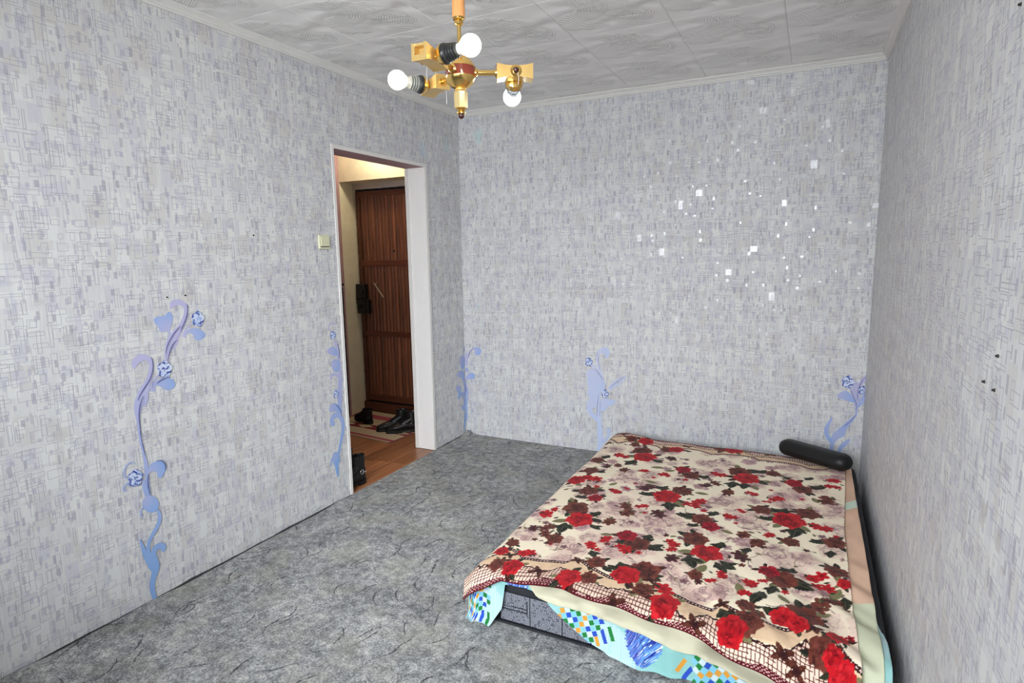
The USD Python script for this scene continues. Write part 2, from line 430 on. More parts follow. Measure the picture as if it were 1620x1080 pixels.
# the hallway beyond the doorway
HX = -1.24
structure('wall_hall_left', 'mauve papered wall of the hallway seen at the left of the doorway', box(HX - .12, HX, -3.2, .06, -.02, H), mauve_paper)
structure('wall_hall_end', 'yellow plastered hallway wall around the recess of the entrance door',
          cat(box(HX - .12, -T, .06, .40, 2.04, H), box(HX - .12, HX, .06, .40, -.02, 2.04), box(-.33, -T, .06, .40, -.02, 2.04)), yellow_plaster)
structure('wall_hall_near', 'near end of the hallway out of sight', box(HX - .12, -T, -3.3, -3.2, -.02, H), grey_plaster)
structure('ceiling_hall', 'plain hallway ceiling', box(HX - .12, -T, -3.3, .4, H + .004, H + .1), grey_plaster)
fh = structure('floor_hall', 'hallway floor of brown planks')
put(fh, 'floor_base', box(HX - .02, -.02, -3.2, .5, -.06, -.018), concrete)
rng = random.Random(11)
pw = .118
rows = [(-.149, -.0005)] + [(-.1505 - pw * (k + 1) + .0016, -.1505 - pw * k) for k in range(10)]
for i, (x0, x1) in enumerate(rows):
    x0 = max(x0, HX - .01)
    if x1 <= HX: break
    y = .40 - rng.uniform(.1, .7)
    cuts = [.42]
    while y > -2.2:
        cuts.append(y); y -= .82
    for a, b in zip(cuts[:-1], cuts[1:]):
        lo_y, hi_y = b + .0016, a
        if i == 0:                      # the strip under the doorway
            lo_y, hi_y = max(lo_y, DY0 + .013), min(hi_y, DY1 - .013)
            if hi_y - lo_y < .02: continue
        put(fh, 'plank', box(x0, x1, lo_y, hi_y, -.018, -.002 + rng.uniform(-.0004, .0004), .0012), plank_wood)

# ------------------------------------------------------------------ entrance door at the end of the hallway
ed = structure('door_1', 'brown slatted wooden entrance door at the end of the hallway')
DYF = .232                                   # front plane of the door
put(ed, 'door_frame', cat(box(HX + .002, -.332, .225, .26, 1.992, 2.039, .003), box(-.36, -.332, .225, .26, 0, 1.992, .003)), grey_plaster)
put(ed, 'backing', box(HX + .004, -.362, .258, .285, .03, 1.992), black_gap)
x0, x1 = -1.222, -.365
for z0, z1 in ((1.925, 1.972), (1.325, 1.375), (.700, .748), (.105, .165)):
    put(ed, 'rail', box(x0 + .040, x1, .236, .258, z0, z1, .003), rail_wood)
put(ed, 'stile', box(x0, x0 + .040, .236, .258, .09, 1.974, .003), rail_wood)
put(ed, 'threshold', box(HX + .004, -.34, .226, .28, -.002, .088, .004), rail_wood)
for z0, z1 in ((1.376, 1.924), (.749, 1.324), (.166, .699)):
    n = 22
    wdt = (x1 - x0 - .044) / n
    for k in range(n):
        a = x0 + .042 + wdt * k
        prof = [(a + .0012, .258), (a + wdt - .0012, .258), (a + wdt - .0012, .248), (a + wdt * .75, .2405), (a + wdt * .25, .2405), (a + .0012, .248)]
        mm = trimesh.creation.extrude_polygon(Polygon(prof), z1 - z0, engine='earcut'); mm.apply_translation((0, 0, z0))
        put(ed, 'slat', mm, slat_wood)
lock_black = plain('lock_black', lin(20, 19, 20), .45, vary=.2)
put(ed, 'lock', cat(box(-1.228, -1.130, .186, .236, 1.035, 1.168, .004), rod((-1.16, .188, 1.10), (-1.16, .178, 1.10), .012)), lock_black)
put(ed, 'lock', cat(box(-1.218, -1.098, .182, .236, .906, 1.030, .004), rod((-1.19, .184, .97), (-1.19, .170, .97), .015), box(-1.232, -1.215, .19, .236, .99, 1.07, .002)), lock_black)
h = cat(rod((-1.030, .240, 1.172), (-1.030, .200, 1.172), .009), rod((-1.030, .204, 1.172), (-.940, .200, 1.058), .0075), trimesh.creation.icosphere(2, .012).apply_translation((-.940, .200, 1.058)))
hp = put(ed, 'handle', h, plain('handle_steel', lin(190, 170, 150), .3, metal=.6), 40)
put(ed, 'peephole', rod((-.826, .2405, 1.453), (-.826, .236, 1.453), .010), lock_black)

cb = thing('shoe_cabinet', 'slim black cabinet in the hallway, a dark strip left of the entrance door', 'cabinet')
cab_black = plain('cabinet_black', lin(22, 21, 25), .3, vary=.15)
put(cb, 'body', box(HX + .002, HX + .155, -.95, -.135, .035, 1.172, .003), cab_black)
put(cb, 'foot', box(HX + .010, HX + .14, -.90, -.60, 0, .035), cab_black)
put(cb, 'top', box(HX + .002, HX + .165, -.955, -.128, 1.173, 1.190, .003), cab_black)
cab_handle = plain('cabinet_handle', lin(150, 150, 150), .3, metal=1.)
for z0, z1 in ((.05, .40), (.41, .76), (.77, 1.16)):
    d_ = put(cb, 'door', box(HX + .156, HX + .168, -.945, -.145, z0, z1, .003), cab_black)
    put(d_, 'handle', rod((HX + .175, -.58, z1 - .04), (HX + .175, -.48, z1 - .04), .004), cab_handle)

# door mat with its corner turned up against the side of the recess
nx, ny = 120, 90
gx, gy = np.meshgrid(np.linspace(0, 1, nx), np.linspace(0, 1, ny), indexing='ij')
A_, Bx, By = np.array([-.397, -.468]), np.array([-.835, .075]), np.array([.055, .615])
P = A_ + gx[..., None] * Bx + gy[..., None] * By
over = np.maximum(P[..., 0] * -1 - 1.215, 0)
X = np.where(over > 0, -1.215 - over * .15, P[..., 0])
Z = .004 + over * .9 + .003 * meshkit.noise(np.stack([gx * 5, gy * 4, gx * 0], -1), 3)
X = np.maximum(X, HX + .010)
Yv = np.minimum(P[..., 1], .216)
Z = Z + np.maximum(P[..., 1] - .216, 0) * .9
def grid_faces(nx, ny, flip=False):
    i, j = np.meshgrid(np.arange(nx - 1), np.arange(ny - 1), indexing='ij')
    a = (i * ny + j).ravel(); b = a + ny; c = b + 1; d = a + 1
    f = np.stack([a, b, c, d], 1)
    return f[:, ::-1] if flip else f
def slab(top, thick, flip=False, down=None):
    """closes a grid of points (nx, ny, 3) into a thin sheet"""
    nx, ny = top.shape[:2]
    if down is None:
        down = np.array([0, 0, -thick])
    v = np.concatenate([top.reshape(-1, 3), (top + down).reshape(-1, 3)])
    n = nx * ny
    f = grid_faces(nx, ny, flip)
    g = f[:, ::-1] + n
    idx = np.arange(n).reshape(nx, ny)
    ring = np.concatenate([idx[:, 0], idx[-1, 1:], idx[-2::-1, -1], idx[0, -2:0:-1]])
    r2 = np.roll(ring, -1)
    s = np.stack([ring, ring + n, r2 + n, r2], 1)
    if flip: s = s[:, ::-1]
    return v, np.concatenate([f, g, s])
colm = np.zeros((nx, ny, 3)); colm[:] = lin(206, 186, 156)
rose_, rose2 = np.array(lin(172, 84, 96)), np.array(lin(128, 52, 58))
wob = .012 * np.sin(gx * 9)
def band(a, b, c):
    colm[(gy > a + wob * 0) & (gy < b)] = c
band(.0, .018, lin(150, 96, 92)); band(.035, .10, rose_); band(.30, .46, rose2); band(.70, .86, rose_)
diam = (np.abs(((gx * 4.2) % 1) - .5) * .16 + np.abs(gy - .38)) < .07
colm[diam] = lin(206, 186, 156)
colm[(gx < .02) | (gx > .98)] = lin(150, 96, 92)
v, f = slab(np.stack([X, Yv, Z], -1), .0035, flip=True)
put_col = np.concatenate([colm.reshape(-1, 3)] * 2)
fabric = painted('mat_weave', .9, .1, .5, 500)
p = put(None, 'door_mat', (v, f), fabric, True, color=put_col)
tag(p, 'beige door mat with dusty red stripes in front of the entrance door', 'mat')

# shoes
boot_leather = plain('boot_leather', lin(26, 25, 26), .32, vary=.25, bump=.2, bscale=60)
boot_suede = plain('boot_suede', lin(15, 14, 15), .6, vary=.2)
sole_black = plain('sole_black', lin(12, 12, 12), .6)
silver = plain('buckle_silver', lin(220, 220, 222), .18, metal=1.)
def hull_chain(balls):
    parts = []
    sp = []
    for (x, y, z, r, *sc) in balls:
        s = m3.Manifold.sphere(r, 24)
        if sc: s = s.scale(sc[0])
        sp.append(s.translate((x, y, z)))
    for a, b in zip(sp[:-1], sp[1:]):
        parts.append(m3.Manifold.batch_hull([a, b]))
    return parts
def smooth_mesh(man, ref=.008, it=12):
    mm = tri(man.refine_to_length(ref))
    mm.merge_vertices()
    trimesh.smoothing.filter_taubin(mm, lamb=.5, nu=.53, iterations=it)
    return mm
def boot(name, label, loc, rot, shaft=.13, L=.26, mtl=boot_leather, zipc=False, buckle=False, group=None, lean=0.0):
    """toe towards +x, heel at the origin"""
    t = thing(name, label, 'boot', group=group, loc=loc, rotz=rot)
    foot = hull_chain([(.035, 0, .050, .036), (.11, 0, .052, .037), (L - .075, 0, .040, .040, (1, 1, .72)), (L - .022, 0, .032, .022, (1, 1.25, .8))])
    leg = [m3.Manifold.batch_hull([m3.Manifold.sphere(.040, 24).scale((1.05, .85, 1)).translate((.045, 0, .075)), m3.Manifold.cylinder(.01, .046, .046, 32).scale((1.12, .82, 1)).translate((.048 + lean, 0, shaft))])]
    instep = [m3.Manifold.batch_hull([m3.Manifold.sphere(.034, 24).translate((.06, 0, .10)), m3.Manifold.sphere(.03, 24).translate((.13, 0, .062))])]
    up = m3.Manifold.batch_boolean(foot + leg + instep, m3.OpType.Add)
    up = up.trim_by_plane((0, 0, 1), .018)
    hole = m3.Manifold.cylinder(.09, .036, .040, 32).scale((1.1, .78, 1)).translate((.048 + lean, 0, shaft - .06))
    up = up - hole
    put(t, 'upper', smooth_mesh(up, .009, 8), mtl, 60)
    outline = [Point(.032, 0).buffer(.037), Point(.10, 0).buffer(.033), Point(L - .078, 0).buffer(.043), Point(L - .026, 0).buffer(.029)]
    poly = shapely.union_all([shapely.union_all([a, b]).convex_hull for a, b in zip(outline[:-1], outline[1:])])
    s = trimesh.creation.extrude_polygon(poly.simplify(.001), .012, engine='earcut'); s.apply_translation((0, 0, .014))
    put(t, 'sole', s, sole_black)
    hl = trimesh.creation.extrude_polygon(poly.intersection(shapely.box(-.1, -.1, .068, .1)).simplify(.001), .0145, engine='earcut')
    ball_ = trimesh.creation.extrude_polygon(poly.intersection(shapely.box(.14, -.1, .4, .1)).simplify(.001), .0145, engine='earcut')
    put(t, 'heel', hl, sole_black); put(t, 'tread', ball_, sole_black)
    if zipc:
        put(t, 'zip', box(.058, .066, -.043, -.040, .05, shaft + .004), plain('zip_tan', lin(150, 104, 84), .5) if 'zip' not in made else made['zip'])
        made['zip'] = Sdf.Path('/World/Looks/zip_tan')
    if buckle:
        ring = trimesh.creation.torus(.013, .0028, 32, 12); ring.apply_transform(trimesh.transformations.rotation_matrix(PI / 2, (1, 0, 0))); ring.apply_translation((.060, .0475, .088))
        bar = rod((.060, .049, .088), (.022, .046, .080), .003)
        st_ = put(t, 'strap', tri(m3.Manifold.cylinder(.018, .050, .050, 40).scale((1.02, .86, 1)).translate((.05, 0, .076)) - m3.Manifold.cylinder(.03, .048, .048, 40).scale((1.0, .85, 1)).translate((.05, 0, .07))), mtl, 40)
        put(st_, 'buckle', cat(ring, bar), silver, 40)
    return t
made = {}
boot('ankle_boot', 'shiny black ankle boot on the door mat, left one of the pair', (-.505, -.090, .0076), math.radians(228), shaft=.150, zipc=True)
boot('ankle_boot', 'shiny black ankle boot on the door mat nearest the white doorway lining', (-.385, -.115, .0076), math.radians(222), shaft=.150)
boot('ankle_boot', 'black boot lying far left on the door mat, partly hidden by the wall edge', (-.86, -.135, .0076), math.radians(160), shaft=.115, L=.25, mtl=boot_suede)
boot('ankle_boot', 'black boot with a silver buckle just inside the doorway beside the carpet', (-.072, -1.150, .0), math.radians(266), shaft=.175, L=.25, mtl=boot_suede, buckle=True)
boot('ankle_boot', 'black boot standing behind the buckled boot just inside the doorway', (-.190, -1.130, .0), math.radians(272), shaft=.185, L=.25, mtl=boot_suede)

# ceiling lamp of the hallway, above the line of sight
hl_ = thing('ceiling_lamp', 'round glass hallway ceiling lamp hidden above the doorway head', 'lamp')
put(hl_, 'base', rod((-.72, -.16, H + .002), (-.72, -.16, H - .03), .07, 32), white_plastic)
put(hl_, 'globe', trimesh.creation.icosphere(3, .062).apply_translation((-.72, -.16, H - .085)), emitter('hall_bulb', (1., .87, .63), HALL), True)

# light switch
sw = thing('light_switch', 'cream light switch on the left wall beside the doorway', 'switch')
sw_c = plain('switch_cream', lin(226, 224, 188), .35)
put(sw, 'plate', box(.0, .011, -1.497, -1.412, 1.456, 1.532, .004), sw_c)
put(sw, 'rocker', box(.0115, .017, -1.487, -1.422, 1.471, 1.524, .003), sw_c)
put(sw, 'shadow_gap', box(.011, .0125, -1.486, -1.423, 1.4665, 1.4705), lock_black)

flake_paper = plain('torn_paper', lin(240, 240, 238), .7)
def flake(label, y, z, w, h, seed):
    r_ = random.Random(seed)
    out = Polygon([(-w / 2, -h * .1), (-w * .2, h * .2), (w * .05, h * .75), (w * .18, h * .25), (w / 2, h * .35), (w * .35, -h * .15), (0, -h * .25)])
    m = trimesh.creation.extrude_polygon(out, .0008, engine='earcut')
    v_, f_ = trimesh.remesh.subdivide_to_size(m.vertices, m.faces, .006)
    lift_ = .0016 + np.clip(v_[:, 1] + h * .2, 0, None) * .6
    p_ = put(None, 'torn_paper', (np.stack([lift_ + v_[:, 2], y + v_[:, 0], z + v_[:, 1]], 1), f_), flake_paper)
    tag(p_, label, 'paper scrap')
flake('small white flake of torn wallpaper at the left edge of the doorway', -1.372, .648, .030, .018, 1)
flake('small white flake of torn wallpaper above the carpet left of the doorway', -1.640, .020, .050, .034, 2)

# nail holes and nails left in the walls
nail_dark = plain('nail_dark', lin(60, 48, 40), .6)
def nail(px, label, axis='x', group=None):
    t = thing('nail', label, 'nail', group)
    a = np.array(px, float)
    d = {'x': (1, 0, 0), 'y': (0, -1, 0), '-x': (-1, 0, 0)}[axis]
    d = np.array(d, float)
    put(t, 'plug', rod(a - d * .004, a + d * .002, .0034, 12), nail_dark)
    put(t, 'head', rod(a + d * .002, a + d * .005, .0021, 10), lock_black)

nail((0, -1.914, 1.522), 'small dark nail in the left wall level with the light switch')
nail((0, -2.375, 1.258), 'small nail above the large blue flower decal, the left one of two')
nail((0, -2.293, 1.260), 'small nail above the large blue flower decal, the right one of two')
nail((W, -2.603, 1.216), 'uppermost of three small nails in the right wall', '-x')
nail((W, -2.528, 1.153), 'small nail in the right wall, the one of the lower two farther from the viewer', '-x')
nail((W, -2.602, 1.152), 'small nail in the right wall, the one of the lower two nearer the viewer', '-x')
nail((W, -2.516, 1.845), 'small dark nail high on the right wall in the top right corner of the photo', '-x')
nail((.554, 0, 1.503), 'small dark nail in the back wall left of its middle', 'y')

# ------------------------------------------------------------------ carpet
nx, ny = 110, 180
gx, gy = np.meshgrid(np.linspace(0.002, W - .002, nx), np.linspace(YF + .004, -.004, ny), indexing='ij')
pz_ = meshkit.fbm(np.stack([gx * 3, gy * 3, gx * 0], -1), 3, 5) * .004 - .0045
edge = np.exp(-gx / .045) * np.clip(meshkit.noise(np.stack([gx * 0, gy * 5.5, gx * 0 + 2], -1), 8) - .45, 0, 1) * .030
edge *= (gy < DY0 - .05)
corner = .035 * np.exp(-(((gx - .02) ** 2 + (gy + .02) ** 2) / .0016))
gx2 = gx.copy()
gx2[0] += .001 + .005 * meshkit.noise(np.stack([gy[0] * 0, gy[0] * 7, gy[0] * 0], -1), 4) * (gy[0] < DY0)
inside = (gy[0] > DY0 + .02) & (gy[0] < DY1 - .02)
gx2[0][inside] -= .012 * np.sin(np.linspace(0, PI, inside.sum())) + .002
v, f = slab(np.stack([gx2, gy, pz_ + edge + corner], -1), .0125)
p = put(None, 'carpet', (v, f), carpet_mat, True)
tag(p, 'grey mottled fitted carpet with dark scribbled curls covering the room floor', 'carpet')

# ------------------------------------------------------------------ blue flower decals stuck on the walls
LILAC, BLUE, PALE, NAVY = np.array(lin(192, 189, 222)), np.array(lin(142, 178, 230)), np.array(lin(212, 219, 240)), np.array(lin(76, 82, 140))
DEC = """A0 stem -2360,1212,60 -2358,1224,180 -2339,1233,256 -2314,1230,228 -2298,1213,198 -2298,1183,199 -2309,1153,229 -2328,1125,273 -2353,1098,377 -2375,1071,421 -2391,1043,300 -2401,1021,180 -2407,992,90
A0 leaf -2354,1089,75 -2350,1067,136 -2361,1051,121 -2368,1031,30
A0 stem -2322,1088,46 -2303,1116,76 -2278,1135,38
A0 leafp -2389,1114 -2419,1118 -2424,1135 -2434,1149 -2440,1173 -2418,1181 -2391,1183 -2377,1196 -2362,1186 -2360,1162 -2371,1136 -2376,1107 -2372,1096 -2379,1095
A0 leafp -2323,1085 -2308,1104 -2284,1115 -2254,1113 -2228,1098 -2217,1081 -2226,1066 -2249,1058 -2268,1068 -2276,1088 -2295,1097 -2308,1086 -2310,1079
A0 rose -2246,1153,350
A0 stem -2540,986,58 -2535,1008,260 -2514,1023,305 -2491,1021,219 -2475,1006,205 -2472,979,191 -2480,946,206 -2493,919,265 -2511,887,382 -2529,856,425 -2543,824,323 -2548,785,162 -2548,744,89 -2548,679,87
A0 leaf -2507,875,103 -2505,851,133 -2513,829,59 -2516,821,22
A0 stem -2479,892,59 -2463,925,104 -2447,939,45
A0 leafp -2485,882 -2471,908 -2446,920 -2415,922 -2389,911 -2378,889 -2386,873 -2412,868 -2435,883 -2455,896 -2466,890 -2466,875
A0 rose -2418,959,369
A0 stem -2549,677,70 -2542,640,88 -2537,597,123 -2538,548,142 -2539,499,161 -2539,449,162
A0 stem -2554,518,89 -2553,490,161 -2548,456,126
A0 leafp -2534,540 -2527,569 -2506,581 -2478,580 -2461,566 -2458,542 -2469,518 -2482,506 -2494,511 -2496,532 -2510,545 -2527,543
A0 rose -2586,542,360
A0 stem -2621,556,70 -2624,585,61 -2610,606,61 -2590,610,52 -2581,602,35
A0 stem -2612,531,70 -2628,525,70 -2635,509,61 -2623,503,44
A0 leafp -2560,447 -2544,450 -2518,437 -2504,414 -2505,389 -2521,374 -2540,376 -2560,395 -2569,417
A0 stem -2567,410,54 -2577,399,54 -2580,386,54 -2573,374,36
A0 stem -2512,374,92 -2505,334,158 -2520,304,167 -2544,278,158 -2561,250,139 -2568,217,168 -2566,183,245
A0 stem -2594,280,46 -2587,241,148 -2577,203,224 -2563,171,321 -2552,144,380
A0 stem -2505,191,114 -2505,208,247 -2524,221,245 -2542,212,226 -2551,187,283 -2548,156,361 -2546,126,325 -2556,101,230 -2566,70,212 -2567,37,194 -2562,3,156
A0 vein -2292,1225 -2292,1188 -2310,1147 -2333,1108
A0 vein -2331,1132 -2366,1100 -2391,1067 -2408,1022
A0 vein -2353,1074 -2380,1048 -2397,1008 -2404,991
A0 vein -2470,1020 -2467,978 -2483,934 -2516,894 -2543,854
A0 vein -2519,866 -2539,824 -2546,773 -2546,708
A0 vein -2473,921 -2482,887
A0 vein -2459,906 -2440,917 -2415,921
A0 vein -2548,729 -2542,661 -2536,610
A0 vein -2534,540 -2540,492 -2535,448
A0 vein -2499,583 -2471,577 -2459,553 -2461,532
B0 stem -1454,1003,64 -1447,1036,77 -1422,1044,91 -1402,1033,65
B0 rose -1427,974,257
B0 stem -1410,930,183 -1392,886,237 -1389,832,265 -1387,768,293 -1388,704,347 -1396,642,375 -1403,579,350 -1400,524,271
B0 leafp -1478,894 -1458,908 -1427,909 -1406,893 -1399,855 -1445,865 -1472,877
B0 leafp -1452,812 -1440,830 -1411,834 -1387,816 -1385,789 -1402,760 -1438,772
B0 stem -1459,729,104 -1457,748,183 -1433,750,158 -1405,729,159
B0 rose -1431,635,261
B0 leafp -1489,546 -1481,576 -1454,585 -1426,573 -1406,542 -1400,518 -1443,537
B0 stem -1464,465,241 -1473,497,319 -1445,514,321 -1405,493,298 -1387,444,274 -1396,392,248 -1415,342,193 -1435,283,138
B0 leafp -1491,279 -1471,300 -1442,290 -1432,260 -1436,228 -1469,228 -1492,252
B0 stem -1489,273,68 -1502,250,68 -1501,233,54
B0 stem -1462,231,303 -1457,191,249 -1453,151,112
B0 vein -1396,923 -1386,864 -1392,833
B0 vein -1440,577 -1406,536 -1394,490
C0 rose -1,680,204
C1 stem 14,641,205 15,593,222 16,554,171
C1 stem 31,610,68 44,647,102 65,679,118 82,692,67
C1 leafp 70,687 94,699 128,699 150,680 143,653 118,638 93,646 90,677
C1 rose 18,514,189
C1 leafp 6,457 23,478 55,493 82,487 84,463 63,444 31,443 12,433
C1 stem 1,424,121 3,376,156 7,328,174 5,271,192 3,214,211 1,165,194 1,107,142
C1 stem 7,401,69 15,361,87 25,326,87
C0 leafp -78,621 -52,636 -15,622 -5,585 -12,539 -43,528 -70,565
C0 leafp -132,498 -80,519 -22,501 -21,453 -30,398 -47,450 -97,475
C0 leafp -149,392 -133,412 -101,409 -73,383 -67,350 -46,330 -77,317 -107,300 -124,311 -112,336 -126,359
C0 stem -38,336,221 -26,285,245 -24,236,268
C0 leafp -69,231 -43,241 -21,227 -23,195 -53,199
C0 stem -21,453,132 -16,379,177 -16,315,156
C0 stem -20,170,157 -30,116,203 -34,76,181 -39,37,136
C1 vein 31,610 44,647 79,688
C1 vein 1,440 3,376 20,329
D1 stem 1153,683,85 1168,709,136 1157,738,341 1131,742,290 1102,725,206 1089,691,207 1093,641,190 1107,592,190 1124,543,225
D1 leafp 1114,718 1131,752 1155,752 1171,725 1166,696 1149,682 1144,703 1127,710
D1 rose 1026,647,335
D1 stem 1055,626,173 1085,590,260 1115,542,295 1137,493,260
D1 leafp 1011,576 1037,595 1076,590 1111,559 1141,519 1142,460 1112,440 1055,469 1020,471 1013,525
D1 leafp 1027,467 1103,461 1108,398 1038,382
D1 rose 1147,427,319
D1 stem 1176,467,139 1201,503,172 1243,531,205 1276,551,153 1296,569,51
D1 leafp 1180,472 1226,505 1268,521 1296,565 1268,513 1218,483 1184,455
D1 leafp 1108,372 1151,393 1193,389 1221,383 1198,347 1164,335 1151,308 1112,304
D1 leafp 1016,354 1038,384 1073,390 1095,371 1092,336 1069,321 1051,298 1069,274 1091,250 1100,213 1074,227 1030,261 1012,302
D1 stem 1103,414,228 1099,354,300 1098,294,319 1104,235,356 1109,166,394 1114,97,415 1110,36,363 1097,3,274
D1 leafp 1161,121 1163,173 1182,175 1187,133 1166,95 1131,65 1122,81
D1 vein 1089,724 1098,658 1107,592
D1 vein 1068,606 1107,562 1133,527
D1 vein 1103,423 1091,336 1088,250
D1 vein 1112,372 1108,261
D1 vein 1176,467 1218,509 1292,563
E1 rose 2630,635,391
E1 rose 2711,591,284
E1 stem 2720,681,82 2712,656,205 2696,631,205 2688,595,164 2688,553,179 2686,505,179 2684,469,124 2684,438,69
E1 stem 2647,600,96 2657,562,123 2672,528,151 2682,492,138 2685,445,83
E1 stem 2671,623,341 2674,582,342 2679,546,302 2683,511,207
E1 leafp 2579,548 2595,567 2620,580 2644,567 2661,542 2673,516 2644,518 2613,527 2589,532
E1 leafp 2695,530 2708,555 2720,562 2720,521 2711,507 2692,487
E1 stem 2685,441,97 2666,412,181 2642,379,265 2625,352,307 2613,333,419
E1 leafp 2572,315 2590,336 2608,344 2634,335 2626,303 2598,281 2579,242 2582,192 2592,159 2570,171 2559,214 2559,264
E1 leafp 2663,290 2642,281 2623,263 2608,239 2600,207 2594,159 2613,196 2625,223 2647,251
E1 stem 2559,406,111 2545,374,167 2534,335,237 2538,305,238 2559,270,239
E1 vein 2720,675 2694,625 2686,589 2687,529
E1 vein 2650,592 2660,557 2678,516 2682,468
E1 vein 2682,441 2652,392 2617,358"""
decal_mat = painted('decal_print', .55, .35)
def stroke_poly(pts, w):
    """a tapering brush stroke through the points (metres)"""
    pts, w = np.array(pts, float), np.array(w, float)
    t = np.concatenate([[0], np.cumsum(np.linalg.norm(np.diff(pts, axis=0), axis=1))])
    from scipy.interpolate import PchipInterpolator, CubicSpline
    n = max(int(t[-1] / .006), 8)
    tt = np.linspace(0, t[-1], n)
    q = np.stack([PchipInterpolator(t, pts[:, k])(tt) for k in (0, 1)], 1) if len(pts) < 3 else CubicSpline(t, pts)(tt)
    ww = PchipInterpolator(t, w)(tt)
    return shapely.union_all([shapely.union_all([Point(a).buffer(max(p_, .0008) / 2, 8), Point(b).buffer(max(r_, .0008) / 2, 8)]).convex_hull for a, b, p_, r_ in zip(q[:-1], q[1:], ww[:-1], ww[1:])]).simplify(.0006)
def smooth_closed(pts):
    from scipy.interpolate import CubicSpline
    p = np.array(pts + [pts[0]], float)
    t = np.concatenate([[0], np.cumsum(np.sqrt(np.linalg.norm(np.diff(p, axis=0), axis=1)))])
    q = CubicSpline(t, p, bc_type='periodic')(np.linspace(0, t[-1], 70)[:-1])
    return Polygon(q).buffer(0)
def on_wall(poly, axis, lift, thick):
    geoms = [g_ for g_ in getattr(poly, 'geoms', [poly]) if g_.area > 1e-7]
    m = cat(*[trimesh.creation.extrude_polygon(g_, thick, engine='earcut') for g_ in geoms])
    v, f = trimesh.remesh.subdivide_to_size(m.vertices, m.faces, .014)
    if axis == 0:
        return np.stack([lift + v[:, 2], v[:, 0], v[:, 1]], 1), f, v[:, :2]
    return np.stack([v[:, 0], -lift - v[:, 2], v[:, 1]], 1), f[:, ::-1], v[:, :2]
def rose_color(q, c, r):
    d = (q - c) / r
    th, rr = np.arctan2(d[:, 1], d[:, 0]), np.hypot(d[:, 0], d[:, 1])
    n = meshkit.fbm(np.stack([d[:, 0] * 2.4, d[:, 1] * 2.4, d[:, 0] * 0 + c[0] * 9], -1), 3, 7)
    s = np.sin(rr * 7.5 - np.abs(np.sin(th * 1.5 + n * 3)) * 4.0 + n * 9.0)
    lines = np.clip((s - .30) * 2.6, 0, 1)
    col = np.array(lin(212, 222, 244)) * (1 - lines[:, None]) + np.array(lin(58, 78, 160)) * lines[:, None]
    sh = np.clip((n - .5) * 4, 0, 1)[:, None] * .6
    col = col * (1 - sh) + np.array(lin(120, 156, 220)) * sh
    rim = np.clip((rr - .84) * 6, 0, 1) * (n > .46)
    return col * (1 - rim[:, None]) + np.array(lin(64, 92, 176)) * rim[:, None]
names = {'A': 'large lilac and blue flower vine decal on the left wall near the viewer', 'B': 'blue flower vine decal on the left wall beside the doorway',
         'C': 'blue flower vine decal folded into the corner of the left and back walls', 'D': 'pale blue flower decal on the back wall behind the near end of the bed head',
         'E': 'blue flower decal on the back wall in the right corner above the black bolster'}
names['D'] = 'pale blue flower decal on the back wall above the left corner of the bed'
decals, lift = {}, {}
